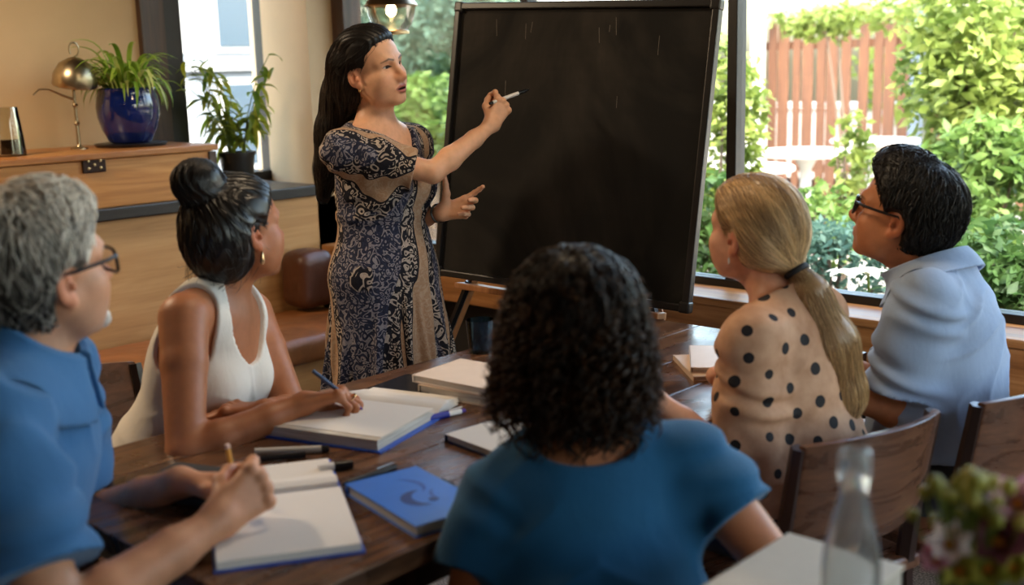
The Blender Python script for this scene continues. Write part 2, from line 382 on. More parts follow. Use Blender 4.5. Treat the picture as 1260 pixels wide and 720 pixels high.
bo = thing('bolster', 'dark brown leather bolster cushion at the corner end of the bench', 'cushion', (-4.1, 3.06, .40)); cushion('cover', (BX+.03, 2.96, .425), (-4.01, 3.15, .665), leather_mat('dark_brown_leather', srgb(84, 46, 26)), bo, (-4.1, 3.06, .40), .02, .045)
# chest on the ledge
ch = thing('wooden_chest', 'long honey-coloured wooden chest with a metal lock plate on the ledge', 'chest', (-4.5, 1.9, .945)); o = (-4.5, 1.9, .945)
cw = wood('honey_chest_wood', srgb(150, 92, 40), srgb(188, 124, 58), srgb(212, 152, 82), 1, .8, .42); cw2 = wood('chest_lid_wood', srgb(120, 70, 30), srgb(165, 105, 50), srgb(200, 145, 85), 1, .8, .35)
mb = MB(); mb.span((-4.74, .9, .945), (BX-.012, 2.705, 1.135)); mb.obj('body', cw, ch, bevel=.004, off=o)
mb = MB(); mb.span((-4.76, .88, 1.137), (BX+.002, 2.72, 1.163)); mb.obj('lid', cw2, ch, bevel=.005, off=o)
mb = MB(); mb.span((BX-.02, 2.675, .95), (BX-.004, 2.712, 1.133)); mb.obj('corner_strip', M['darkwood'], ch, bevel=.003, off=o)
lp = MB(); lp.span((BX-.014, 2.112, 1.088), (BX-.002, 2.208, 1.150)); l_ = lp.obj('lock_plate', plain('rusty_iron', (.035, .018, .012), .6, .7, var=.3), ch, bevel=.004, off=o)
for y, z in ((2.135, 1.105), (2.135, 1.133), (2.185, 1.105), (2.185, 1.133), (2.16, 1.118)):
    s = MB(); s.lathe([(0, .004), (.005, .003), (.006, 0)], (BX-.002, y, z), 10, roty(math.pi/2)); s.obj('screw', plain('worn_brass', (.5, .35, .18), .35, 1.0), l_, True, off=o)
# table
tw = NT('walnut_table_wood'); tw.bsdf(.24, 0, .5); _v = tw.coord('Object', (7, .8, 7)); _n = tw.noise(_v, 2.2, 7, .62, 1.6); _n2 = tw.noise(tw.coord('Object', (40, 2.2, 40)), 1.5, 4, .6)
_f = tw.math('ADD', tw.math('MULTIPLY', _n, .72), tw.math('MULTIPLY', _n2, .28)); tw.col(tw.ramp(_f, [(.33, (.026, .012, .008)), (.47, (.085, .038, .019)), (.58, (.16, .075, .036)), (.72, (.25, .125, .06))]))
tw.l(tw.ramp(tw.noise(tw.coord('Object'), 9, 5), [(.3, (.16,)*3), (.7, (.36,)*3)]), tw.b.inputs['Roughness']); tw.bump(_n2, .12, .002); M['walnut'] = tw.m
TX0, TX1, TY0, TY1, TZ = -2.03, -1.215, .80, 2.58, .74
tb = thing('dining_table', 'polished dark walnut table covered with notebooks and pens', 'table', (-1.62, 1.69, 0)); o = (-1.62, 1.69, 0)
nb_ = 5; wd = (TX1-TX0)/nb_
for i in range(nb_):
    mb = MB(); mb.span((TX0+i*wd+.0006, TY0, TZ-.034), (TX0+(i+1)*wd-.0006, TY1, TZ)); mb.obj('plank', M['walnut'], tb, bevel=.0025, off=(o[0]+.13*i, o[1]+.31*i, 0)).location = (.13*i, .31*i, 0)
for a, b in (((TX0+.07, TY0+.07), (TX1-.07, TY0+.10)), ((TX0+.07, TY1-.10), (TX1-.07, TY1-.07)), ((TX0+.07, TY0+.10), (TX0+.10, TY1-.10)), ((TX1-.10, TY0+.10), (TX1-.07, TY1-.10))):
    mb = MB(); mb.span((*a, TZ-.115), (*b, TZ-.034)); mb.obj('apron', M['darkwood'], tb, bevel=.003, off=o)
for x in (TX0+.085, TX1-.085):
    for y in (TY0+.085, TY1-.085):
        mb = MB(); mb.lathe([(.028, 0), (.034, .25), (.042, TZ-.12), (.042, TZ-.034)], (x, y, 0), 4, rotz(math.pi/4)); mb.obj('leg', M['darkwood'], tb, off=o)
# chairs
M['chair'] = wood('mahogany_chair_wood', (.040, .016, .009), (.105, .043, .022), (.19, .085, .045), 0, 1.2, .28)
M['chairdark'] = plain('dark_chair_frame', (.024, .011, .008), .3, var=.2)
def curved_panel(w, z0, z1, bow, th, lean, n=16, crown=.0):
    mb = MB(); vs = []; fs = []; rows = 6
    for s in (0, 1):
        for j in range(rows+1):
            z = z0+(z1-z0)*j/rows
            for i in range(n+1):
                u = -1+2*i/n; zz = z+crown*(1-u*u)*(j/rows)+.03*(u*u)*(1-j/rows); y = -bow*(1-u*u)-lean*(zz-z0)-(th if s else 0); vs.append((u*w/2, y, zz))
    m = (n+1)*(rows+1)
    for j in range(rows):
        for i in range(n):
            a = j*(n+1)+i; fs += [(a, a+1, a+n+2, a+n+1), (m+a, m+a+n+1, m+a+n+2, m+a+1)]
    for i in range(n): fs += [(i, m+i, m+i+1, i+1), (rows*(n+1)+i, rows*(n+1)+i+1, m+rows*(n+1)+i+1, m+rows*(n+1)+i)]
    for j in range(rows): a = j*(n+1); b = a+n; fs += [(a, a+n+1, m+a+n+1, m+a), (b, m+b, m+b+n+1, b+n+1)]
    mb.add(vs, fs); return mb
def make_chair(label, group=None):
    c = thing('dining_chair', label, 'chair', (0, 0, 0), 0, group)
    mb = MB(); mb.box((0, 0, .425), (.43, .42, .035)); mb.obj('seat', M['chair'], c, bevel=.014, seg=3)
    for sx in (-1, 1):
        mb = MB(); mb.tube([(sx*.185, .175, 0), (sx*.18, .17, .41)], [.016, .02], 6); mb.obj('leg', M['chairdark'], c, True)
        mb = MB(); mb.tube([(sx*.18, -.23, 0), (sx*.18, -.19, .40), (sx*.184, -.205, .56), (sx*.187, -.240, .760)], [.015, .02, .019, .016], 6); mb.obj('leg', M['chairdark'], c, True)
        mb = MB(); mb.box((sx*.182, -.01, .20), (.018, .36, .025)); mb.obj('stretcher', M['chairdark'], c, bevel=.003)
    mb = MB(); mb.box((0, .165, .385), (.34, .02, .05)); mb.obj('seat_rail', M['chairdark'], c, bevel=.003)
    b = curved_panel(.375, .55, .765, .055, .018, .18, crown=.012).obj('backrest', M['chair'], c, True, bevel=.004); b.location = (0, -.20, 0)
    return c
# second small table in the foreground
st = thing('side_table', 'small dark square cafe table in the foreground carrying bottle and flowers', 'table', (-.30, .99, 0)); o = (-.30, .99, 0)
mb = MB(); mb.span((-.715, .55, .715), (.12, 1.335, .75)); mb.obj('table_top', M['darkwood'], st, bevel=.006, off=o)
mb = MB(); mb.lathe([(.22, 0), (.22, .02), (.05, .04), (.035, .1), (.035, .68), (.12, .715)], (-.30, .95, 0), 20); mb.obj('pedestal', plain('cast_iron', (.012, .012, .013), .5, .6), st, True, off=o)
# blackboard
BO = np.array([-2.259, 2.611, .764]); _y, _l, _r = .152, .143, -.040; BW, BH = .923, .885
ex = V3(math.cos(_y), math.sin(_y), 0); bn_ = V3(-math.sin(_y), math.cos(_y), 0); ez = _Z*math.cos(_l)+bn_*math.sin(_l); ex, ez = ex*math.cos(_r)+ez*math.sin(_r), ez*math.cos(_r)-ex*math.sin(_r); eb = np.cross(ez, ex); eb = -eb if eb@bn_ < 0 else eb
BM = np.stack([ex, eb, ez], 1)
def chalk_mat():
    t = NT('chalkboard_slate'); t.bsdf(.7, 0, .2); v = t.coord(); n = t.noise(v, 1.6, 5, .6, .8); w = t.noise(t.coord('Object', (9, 1, 1.2), rot=(0, .35, 0)), 3, 5, .7, .6); w2 = t.noise(t.coord('Object', (1.5, 1, 14), rot=(0, -.5, 0)), 2.2, 5, .7)
    f = t.math('MULTIPLY', t.ramp(n, [(.42, (0, 0, 0)), (.75, (1, 1, 1))]), t.math('ADD', t.math('MULTIPLY', w, .6), t.math('MULTIPLY', w2, .4)))
    t.col(t.mix(f, (.0045, .004, .0035), (.075, .062, .050))); t.bump(t.noise(v, 300, 2), .08, .001); return t.m
bb = thing('blackboard', 'large blackboard with faint chalk smears leaning back on an easel', 'blackboard', BO)
def bpt(x, y, z): return BM@np.array([x, y, z])
mb = MB(); mb.box(bpt(0, .006, BH/2), (BW-.03, .014, BH-.03), BM); slate = mb.obj('slate', chalk_mat(), bb)
fm = plain('black_board_frame', (.008, .007, .007), .35)
for c, d in (((0, 0, .011), (BW, .03, .022)), ((0, 0, BH-.011), (BW, .03, .022)), ((-BW/2+.011, 0, BH/2), (.022, .03, BH-.044)), ((BW/2-.011, 0, BH/2), (.022, .03, BH-.044))):
    mb = MB(); mb.box(bpt(*c), d, BM); mb.obj('frame_rail', fm, bb, bevel=.004)
for sx in (-1, 1):
    for z in (.014, BH-.014): mb = MB(); mb.box(bpt(sx*(BW/2-.014), 0, z), (.034, .034, .034), BM); mb.obj('corner_cap', fm, bb, bevel=.008, seg=3)
cm = plain('chalk_mark', (.13, .115, .095), .95, var=.3, scale=400); rr = np.random.RandomState(5)
for i in range(10):
    x = rr.uniform(-.30, .30); z = rr.choice([.60, .78])+rr.uniform(-.03, .04); mb = MB(); ln = rr.uniform(.02, .055); mb.box(bpt(x, -.0013, z), (.0014, .0006, ln), BM@roty(rr.uniform(-.12, .12))); mb.obj('chalk_stroke', cm, slate)
ea = thing('easel', 'wooden tripod easel holding up the blackboard', 'easel', (BO[0], BO[1]+.05, 0)); o = (BO[0], BO[1]+.05, 0); ew = wood('easel_wood', srgb(110, 66, 34), srgb(150, 96, 52), srgb(176, 120, 72), 2, 1, .5)
top = BO+BM@np.array([0, .05, BH*.96])
for sx in (-1, 1):
    a = BO+BM@np.array([sx*.30, .045, .10]); d = unit(a-(top+BM@np.array([sx*.03, 0, 0]))); ft = a+d*(a[2]/-d[2]); mb = MB(); mb.tube([top+BM@np.array([sx*.03, 0, 0]), ft+V3(0, 0, .004)], .017, 4); mb.obj('leg', ew, ea, off=o)
    mb = MB(); mb.tube([a+(ft-a)*.12+V3(0, -.02, 0), ft+(a-ft)*.3+V3(0, -.022, 0)], .013, 6); mb.obj('leg_extension', plain('black_metal_tube', (.012, .012, .014), .35, .6), ea, True, off=o)
mb = MB(); mb.tube([top+V3(0, .02, 0), V3(top[0]-.02, top[1]+.33, .004)], .015, 4); mb.obj('rear_leg', ew, ea, off=o)
mb = MB(); mb.box(BO+BM@np.array([0, .012, -.024]), (.74, .06, .02), BM); mb.obj('tray', ew, ea, bevel=.003, off=o)
for z in (.25, .62): mb = MB(); mb.box(BO+BM@np.array([0, .034, z]), (.62 if z < .4 else .36, .016, .03), BM); mb.obj('crossbar', ew, ea, off=o)
# pendant lamp by the window
pp = at(481, 8, 4.35); pd = thing('pendant_lamp', 'glowing pendant lamp with a metal cap and clear glass bowl near the window', 'lamp', (pp[0], pp[1], CZ)); o = (pp[0], pp[1], CZ)
gz = pp[2]; mb = MB(); mb.lathe([(0, .075), (.018, .075), (.03, .05), (.085, .024), (.100, .004), (.098, 0), (.03, .03), (0, .04)], (pp[0], pp[1], gz), 28); mb.obj('cap', plain('brushed_brass', (.45, .33, .2), .3, 1.0), pd, True, off=o)
mb = MB(); mb.lathe([(.092, .003), (.088, -.03), (.075, -.065), (.058, -.085), (.056, -.085), (.072, -.064), (.085, -.03), (.089, .002)], (pp[0], pp[1], gz), 28, close=True); mb.obj('glass_bowl', glass('lamp_glass', (.96, .94, .9), .8), pd, True, off=o)
mb = MB(); mb.lathe([(.058, -.086), (.064, -.090), (.064, -.100), (.050, -.100), (.050, -.088)], (pp[0], pp[1], gz), 24, close=True); mb.obj('rim', bpy.data.materials['brushed_brass'], pd, True, off=o)
t = NT('glowing_bulb'); e = t.n('ShaderNodeEmission'); e.inputs[0].default_value = (1, .72, .38, 1); e.inputs[1].default_value = 18; t.l(e.outputs[0], t.out.inputs[0])
mb = MB(); mb.lathe([(0, .03), (.010, .03), (.012, .012), (.020, -.010), (.018, -.026), (.008, -.036), (0, -.038)], (pp[0], pp[1], gz), 16); mb.obj('bulb', t.m, pd, True, off=o)
mb = MB(); mb.tube([(pp[0], pp[1], gz+.07), (pp[0], pp[1], CZ)], .004, 6); mb.obj('cord', M['black'], pd, off=o)
# ------------------------------------------------------------------ people: shared anatomy
class Fr:
    def __init__(s, o, fwd, up=(0, 0, 1), roll=0.0, scale=1.0):
        s.o = np.asarray(o, float); f = unit(fwd); u = np.asarray(up, float); u = unit(u-f*(u@f)); r = np.cross(f, u)
        if roll: c, n = math.cos(roll), math.sin(roll); r, u = r*c-u*n, u*c+r*n      # positive roll tips the crown to the right shoulder
        s.r, s.f, s.u = r, f, u; s.M = np.stack([r, f, u], 1); s.s = scale
    def loc(s, P): return ((P-s.o.astype(np.float32))@s.M.astype(np.float32))/np.float32(s.s)
    def w(s, x, y, z): return s.o + s.M@(np.array([x, y, z], float)*s.s)
def head_sdf(L, o):
    """head in its own axes: x right, y forward, z up, eyes at z = 0, 0.225 m from chin to crown"""
    male = o.get('male', 0); A = L.copy(); A[:, 0] = np.abs(A[:, 0]); jw = o.get('jaw', 1.0); fine = o.get('fine', 0); nz = o.get('nose', 1.0)
    d = d_ell(A, (0, -.015, .036), (.073, .093, .077))
    d = smin(d, d_ell(A, (0, -.035, .002), (.066, .068, .066)), .03)
    d = smin(d, d_ell(A, (0, .026, .036), (.064, .060, .060)), .03)
    d = smin(d, d_ell(A, (0, .026, -.030), (.059*jw, .058, .074)), .03)
    d = smin(d, d_chain(A, [(.050*jw, -.004, -.046), (.042*jw, .022, -.080), (.014, .062, -.098)], [.019, .017, .015]), .028)
    d = smin(d, d_ell(A, (0, .070, -.098), (.019, .016, .0145)), .02)
    d = smin(d, d_ell(A, (.038, .054, -.028), (.024, .024, .020)), .025)                 # cheekbone
    d = smin(d, d_ell(A, (.038, .040, -.054), (.026, .030, .034)), .035)                   # cheek
    d = smin(d, d_chain(A, [(.010, .086, .016), (.032, .083, .020), (.048, .066, .014)], [.004+.005*male, .006+.004*male, .005]), .022)
    d = smax(d, -d_ell(A, (.033, .096, -.002), (.018, .0165, .010)), .014)               # eye socket
    d = smin(d, d_ell(A, (0, .072, -.062), (.030, .020, .024)), .02)                      # muzzle
    b = .084; t = b+.0285*nz
    d = smin(d, d_chain(A, [(0, b, .010), (0, b+.012*nz, -.014), (0, t-.003, -.032)], [.0075, .0085, .0100]), .016)
    d = smin(d, d_sph(A, (0, t-.004, -.036), .0098), .006)
    d = smin(d, d_ell(A, (.0105, b+.009, -.040), (.0085, .0120, .0080)), .012)
    if fine:
        e = np.array([.031, .0665, 0.]); d = smin(d, d_sph(A, e, .0142), .004)
        u = (A[:, 0]-.031)/.0148; q = np.clip(1-u*u, 0, 1); w = A[:, 2]-.0014*u
        sl = np.maximum(w-.0052*q**.8, -.0036*q-w); sl = np.maximum(sl, np.abs(u)*.0148-.0148); sl = np.maximum(sl, .071-A[:, 1])
        d = np.maximum(d, -sl)
        d = smin(d, d_chain(A, [(.016, .0795, .0045), (.031, .0815, .0078), (.047, .0735, .0045)], [.0012, .0022, .0012]), .003)  # fold of the lid
    mo = o.get('open', 0.0)
    d = smin(d, d_chain(A, [(0, .0925, -.0632), (.009, .0922, -.0622), (.0235, .0825, -.0680)], [.0046, .0050, .0028]), .005)
    d = smin(d, d_chain(A, [(0, .0905, -.0745-mo), (.010, .0890, -.0737-mo), (.0225, .0822, -.0690-mo*.3)], [.0058, .0054, .0030]), .005)
    if fine: d = smax(d, -d_ell(A, (0, .096, -.0688-mo*.5), (.0205, .016, .0012+mo*.62)), .002)
    # ear, flaring back
    a = math.radians(24); R = np.array([[math.cos(a), math.sin(a), 0], [math.sin(a), -math.cos(a), 0], [0, 0, 1]]).T
    ear = d_ell(A, (.0775, -.016, -.008), (.0070, .0185, .030), R)
    ear = smin(ear, d_ell(A, (.0735, -.006, -.037), (.0055, .0085, .010)), .008)
    ear = smax(ear, -d_ell(A, (.0890, -.011, -.008), (.0110, .0105, .0190), R), .003)
    ear = smin(ear, d_ell(A, (.0800, -.002, -.014), (.005, .004, .006)), .004)
    d = smin(d, ear, .006)
    return d
def skull_sdf(L):
    d = d_ell(L, (0, -.015, .036), (.073, .093, .077)); d = smin(d, d_ell(L, (0, -.035, .002), (.066, .068, .066)), .03)
    d = smin(d, d_ell(L, (0, .026, .036), (.064, .060, .060)), .03); return smin(d, d_ell(L, (0, .026, -.030), (.059, .058, .074)), .03)
def hairline(L, dz=0.0, dy=0.0):
    """negative over the face, positive over the hair"""
    return ((np.interp(L[:, 2]-dz, [-.12, -.05, -.02, 0, .02, .05, .072, .095, .13], [-.02, -.004, .010, .022, .034, .052, .074, .12, .2])+dy-L[:, 1])*.8).astype(np.float32)
def hair_cap(L, thick, bare, fade=.03):
    """hair lying on the skull: thickness grows from nothing at the edge of the bare regions"""
    m = bare[0]
    for b in bare[1:]: m = np.minimum(m, b)
    t = np.clip(m/fade, 0, 1); t = t*(2-t); return skull_sdf(L)-(-.005+(thick+.005)*t)
def head_color(L, base, o):
    A = L.copy(); A[:, 0] = np.abs(A[:, 0]); n = len(A); c = np.tile(np.asarray(base, np.float32), (n, 1))
    def mixc(w, col):
        nonlocal c; w = np.clip(w, 0, 1)[:, None]; c = c*(1-w)+np.asarray(col, np.float32)*w
    sm = lambda d, e: np.clip(.5-d/e, 0, 1)
    red = np.array(base)*np.array([1.06, .78, .74])
    mixc(.30*np.exp(-((A[:, 0]-.042)**2/.0004+(A[:, 2]+.035)**2/.0005+(A[:, 1]-.06)**2/.001)), red)
    mixc(.5*np.exp(-((A[:, 0])**2/.0003+(A[:, 2]+.036)**2/.0002+(A[:, 1]-.11)**2/.0005)), red)
    mixc(.7*sm(d_ell(A, (.080, -.014, -.01), (.014, .026, .038)), .01), red)
    mo = o.get('open', 0.0)
    if 'lip' in o:
        A2 = A.copy(); A2[:, 1] = 0; z0 = lambda p: [(a, 0, c) for a, b, c in p]
        dl = np.minimum(d_chain(A2, z0( [(0, .0925, -.0628), (.009, .0922, -.0622), (.0235, .0825, -.0682)]), [.0050, .0052, .0022]),
                        d_chain(A2, z0([(0, .0905, -.0750-mo), (.010, .0890, -.0742-mo), (.0225, .0822, -.0690-mo*.3)]), [.0062, .0056, .0024]))
        dl = np.maximum(dl, .07-A[:, 1]); mixc(.9*sm(dl, .003), o['lip'])
        g = d_ell(A, (0, .092, -.0688-mo*.5), (.020, .02, .0014+mo*.62)); mixc(sm(g, .0016), (.05, .012, .012))
        if mo > .001:
            te = np.maximum(g, -(A[:, 2]+.0685)); mixc(sm(te+.0012, .0016), (.75, .68, .6))
    if 'brow' in o:
        A3 = A.copy(); A3[:, 1] = 0; db = d_chain(A3, [(.013, 0, .0165), (.030, 0, .0225), (.051, 0, .0170)], [.0026, .0030, .0010]); db = np.maximum(db, .045-A[:, 1]); mixc(.88*sm(db, .0035), o['brow'])
    if o.get('fine'):
        u = (A[:, 0]-.031)/.0148; q = np.clip(1-u*u, 0, 1); w = A[:, 2]-.0014*u
        ln = np.abs(w-.0052*q**.8)-.0011; ln = np.maximum(ln, np.abs(u)*.0148-.0155); ln = np.maximum(ln, .066-A[:, 1]); mixc(.95*sm(ln, .0012), (.012, .008, .006))
        ln = np.abs(w+.0036*q)-.0006; ln = np.maximum(ln, np.abs(u)*.0148-.0148); ln = np.maximum(ln, .066-A[:, 1]); mixc(.5*sm(ln, .0012), (.05, .03, .02))
    if 'beard' in o:
        db = d_ell(A, (0, .078, -.092), (.036, .026, .022)); wv = .9*sm(db, .008)*(.6+.4*vnoise(L, 900, 3)); mixc(wv, o['beard'])
        db = np.maximum(d_ell(A, (0, .02, -.075), (.07, .08, .05)), -d_ell(A, (0, .03, -.02), (.09, .1, .045))); mixc(.28*sm(db, .03), np.array(o['beard'])*.7)
    return c
def hand_sdf(P, W, f, n, s, sc=1.0, curl=None, spread=(.10, .02, -.06, -.14), thumb=((.55, .75, .25), (.85, .35, .25), (.95, .1, .2))):
    """W wrist, f to the fingers, n out of the palm, s to the thumb side; curl: three angles (degrees) for each finger"""
    W = np.asarray(W, float); f = unit(f); n = unit(np.asarray(n, float)-f*(np.asarray(n)@f)); s0 = np.cross(f, n); s = s0 if (s0@np.asarray(s)) > 0 else -s0
    curl = curl or [(25, 35, 20)]*4
    so = [.027, .009, -.009, -.026]; fo = [.085, .089, .085, .076]; ln = [(.041, .024, .018), (.045, .028, .019), (.042, .026, .019), (.033, .019, .017)]; rr = [.0086, .0088, .0084, .0074]
    palm = None; mc = []
    for i in range(4):
        m = W+(f*fo[i]+s*so[i]-n*.002)*sc; mc.append(m); e = d_cap(P, W+(f*.006+s*so[i]*.45)*sc, m, .0150*sc, .0115*sc)
        palm = e if palm is None else smin(palm, e, .011*sc)
    for i in range(4): palm = smin(palm, d_sph(P, mc[i]-n*.0055*sc, .0118*sc), .004*sc)
    tb = W+(f*.022+s*.016+n*.010)*sc; td = [unit(f*a+s*b+n*c) for a, b, c in thumb]
    t1 = tb+td[0]*.042*sc; t2 = t1+td[1]*.031*sc; t3 = t2+td[2]*.025*sc
    palm = smin(palm, d_cap(P, W+(f*.012+s*.010)*sc, t1, .0165*sc, .0125*sc), .016*sc)
    out = smin(palm, d_chain(P, [t1, t2, t3], [.0115*sc, .0098*sc, .0078*sc], .003), .008*sc); tips = [t3]
    for i in range(4):
        fi = unit(f+s*spread[i]); a = 0; pts = [mc[i]]; p = mc[i]
        for j in range(3):
            a += math.radians(curl[i][j]); p = p+(fi*math.cos(a)+n*math.sin(a))*ln[i][j]*sc; pts.append(p)
        tips.append(p); r = rr[i]*sc
        fg = d_chain(P, pts, [r*1.12, r*1.02, r*.95, r*.78], .003); fg = smin(fg, d_sph(P, pts[1], r*1.08), .003)
        out = np.minimum(out, smin(palm, fg, .009*sc))
    hand_sdf.tips = tips; hand_sdf.mc = mc; return out
def ik(a, b, l1, l2, pole):
    a = np.asarray(a, float); b = np.asarray(b, float); d = b-a; L = np.linalg.norm(d); L2 = min(L, (l1+l2)*.999); x = (l1*l1-l2*l2+L2*L2)/(2*L2); h = math.sqrt(max(l1*l1-x*x, 0))
    u = d/L; p = np.asarray(pole, float)-a; p = unit(p-u*(p@u)); return a+u*x+p*h
class Person:
    """joints in room coordinates; builds torso, neck, arms, hands, legs and head as one distance field"""
    def __init__(s, **k):
        s.__dict__.update(dict(male=0, girth=1.0, ua=.27, fa=.235, hs=1.0, head_opt={}, hands={}, arm_r=1.0, k_sh=.05, bust=1.0, chest_off=0.0))
        s.__dict__.update(k); s.neck = np.asarray(s.neck, float); s.pelvis = np.asarray(s.pelvis, float)
        s.T = Fr(s.pelvis, facing(s.phi), s.neck-s.pelvis)
        u = unit(s.neck-s.pelvis); f = facing(s.phi); f = unit(f-u*(f@u)); s.T.u = u; s.T.f = f; s.T.r = np.cross(f, u); s.T.M = np.stack([s.T.r, s.T.f, s.T.u], 1)
        s.L = np.linalg.norm(s.neck-s.pelvis)
        hw = s.shw; s.sh = getattr(s, 'sh', None) or {}
        for q, sg in (('R', 1), ('L', -1)):
            if q not in s.sh: s.sh[q] = s.neck + s.T.r*sg*hw - u*.045
        s.el = dict(getattr(s, 'elx', {}))
        for q in 'RL':
            if q in s.wr and q not in s.el: s.el[q] = ik(s.sh[q], s.wr[q], s.ua, s.fa, s.pole[q])
    def torso(s, P, g=0.0, low=True):
        T = s.T; L = s.L; m = s.male; G = s.girth; n = s.neck; w = lambda x, y, z: T.w(x, y, z); M = T.M
        ch = s.chest_off
        d = d_ell(P, w(0, ch, L*.70), ((.142+.02*m)*G, (.100+.018*m)*G, .165), M)
        d = smin(d, d_ell(P, w(0, .004, L*.36), ((.118+.034*m)*G, (.090+.025*m)*G, .15), M), .07)
        if low: d = smin(d, d_ell(P, w(0, 0, .03), ((.160-.01*m)*G, .118*G, .12), M), .07)
        a, b = s.sh['L'], s.sh['R']; c = n-T.u*.03
        for x in (a, b): d = smin(d, d_cap(P, c+(x-c)*.15, c+(x-c)*.86, .056+.008*m, .046+.008*m), .045)
        for x in (a, b): d = smin(d, d_cap(P, n+T.u*.035-T.f*.012, n+(x-n)*.62-T.f*.01, .030, .030+.005*m), .04)
        if not m and s.bust:
            for sg in (-1, 1): d = smin(d, d_ell(P, w(sg*.066, .075+ch, L*.64), np.array([.058, .052, .058])*s.bust, M), .035)
        return d-g
    def neckd(s, P, g=0.0):
        b = s.neck-s.T.u*.02-s.T.f*.004; t = s.H.w(0, -.022, -.045); r = .046+.013*s.male
        return smin(d_cap(P, b, t, r*1.10, r*.96), d_cap(P, b+(t-b)*.3+s.T.f*.01, s.H.w(0, .02, -.075), r*.7, r*.7), .02)-g
    def upper(s, P, q, g=0.0, r=None):
        m = s.arm_r; k = .008*s.male; a, b = s.sh[q], s.el[q]
        return d_chain(P, [a, a+(b-a)*.35, b], [(.050+k)*m+g, (.045+k)*m+g, (.036+k*.8)*m+g], .01)
    def fore(s, P, q, g=0.0):
        m = s.arm_r; k = .006*s.male; a, b = s.el[q], s.wr[q]
        return d_chain(P, [a, a+(b-a)*.28, a+(b-a)*.7, b], [(.035+k)*m+g, (.0385+k)*m+g, (.029+k)*m+g, (.0215+k*.7)*m+g], .012)
    def arm(s, P, q):
        d = smin(s.upper(P, q), s.fore(P, q), .012)
        if q in s.hands:
            h = dict(s.hands[q]); d = smin(d, hand_sdf(P, s.wr[q], h.pop('f'), h.pop('n'), h.pop('s'), **h), .022)
        return d
    def legs(s, P, g=0.0):
        d = None
        for q in s.knee:
            hp = s.T.w(.085 if q == 'R' else -.085, .0, .0); e = d_chain(P, [hp, s.knee[q], s.ankle[q]], [.085*s.girth+g, .058+g, .040+g], .03); d = e if d is None else smin(d, e, .02)
        return d
    def headd(s, P):
        return head_sdf(s.H.loc(P), s.head_opt)*np.float32(s.H.s)
    def body(s, P):
        d = s.torso(P); d = smin(d, s.neckd(P), .03); d = smin(d, s.headd(P), .022)
        for q in s.el: d = smin(d, s.arm(P, q), .022)
        if getattr(s, 'knee', None): d = smin(d, s.legs(P), .03)
        return d
    def build_body(s, root, mat, base, hb=.003, bb=.0075, handb=.0025, name='body', lowz=None):
        f = s.body; H = s.H; o = root.location; parts = []
        nk = H.w(0, -.01, -.10); nn = unit(H.u*.75+unit(H.o-s.neck)*.5)
        cen = [s.neck, s.pelvis]+list(s.sh.values())+list(s.el.values())+list(s.wr.values())
        if getattr(s, 'knee', None): cen += list(s.knee.values())+list(s.ankle.values())
        cen = np.array(cen); lo = cen.min(0)-.19; hi = cen.max(0)+.19
        hand_pl = {q: (s.wr[q]-unit(s.wr[q]-s.el[q])*.02, unit(s.wr[q]-s.el[q])) for q in s.hands}
        def in_head(c, m=.0): return ((c-nk)@nn > -m) & (np.linalg.norm(c-H.o, axis=1) < .22)
        def in_hand(c, q, m=.0):
            k = ((c-hand_pl[q][0])@hand_pl[q][1] > -m) & (np.linalg.norm(c-s.wr[q], axis=1) < .24); i = np.nonzero(k)[0]
            if len(i): k[i] = np.abs(s.arm(c[i].astype(np.float32), q)) < .012
            return k
        def kb(c):
            k = ~in_head(c, -.006)
            for q in hand_pl: k &= ~in_hand(c, q, -.006)
            return k
        parts.append(net(f, lo, hi, bb, kb))
        hf = lambda P: smin(smin(s.torso(P), s.neckd(P), .03), s.headd(P), .022)
        parts.append(net(hf, H.o-.17, H.o+.17, hb, lambda c: in_head(c, .004)))
        for q in hand_pl:
            w = s.wr[q]; t = hand_pl[q][1]; fd = unit(s.hands[q]['f']); c = w+fd*.075
            parts.append(net(lambda P, q=q: s.arm(P, q), c-.125, c+.125, handb, lambda c, q=q: in_hand(c, q, .004)))
        v, fc = cat_mesh(parts); Lc = H.loc(v.astype(np.float32)); c = np.tile(np.asarray(base, np.float32), (len(v), 1))
        hm = in_head(v, .008); c[hm] = head_color(Lc[hm], base, s.head_opt)
        for q in hand_pl:                                            # redder knuckles and finger tips
            hh = dict(s.hands[q]); hand_sdf(v[:1].astype(np.float32), s.wr[q], hh.pop('f'), hh.pop('n'), hh.pop('s'), **hh)
            for t, rad in [(t, .014) for t in hand_sdf.tips]+[(t, .012) for t in hand_sdf.mc]:
                wgt = np.clip(1-np.linalg.norm(v-t, axis=1)/rad, 0, 1)[:, None]*.45; c = c*(1-wgt)+np.asarray(base)*np.array([1.12, .86, .8])*wgt
        return mesh_obj(name, np_mesh(name, v, fc, o, c), mat, root)
def skin_mat(name, rough=.48, sss=.12, sc=.008):
    t = NT(name); b = t.bsdf(rough, 0, .4); a = t.n('ShaderNodeVertexColor', layer_name='Col'); v = t.coord()
    n = t.noise(v, 60, 4); t.col(t.mix(.35, a.outputs[0], t.mix(1.0, a.outputs[0], t.ramp(n, [(.3, (.78, .74, .72)), (.7, (1.15, 1.12, 1.1))]), 'MULTIPLY')))
    b.inputs['Subsurface Weight'].default_value = sss; b.inputs['Subsurface Scale'].default_value = sc; b.inputs['Subsurface Radius'].default_value = (1, .35, .2)
    t.bump(t.noise(v, 420, 3), .12, .001); return t.m
def hair_mat(name, dark, light, rough=.38, spec=.5):
    t = NT(name); t.bsdf(rough, 0, spec); a = t.n('ShaderNodeAttribute', attribute_name='tone')
    t.col(t.ramp(a.outputs['Fac'], [(0, dark), (1, light)])); return t.m
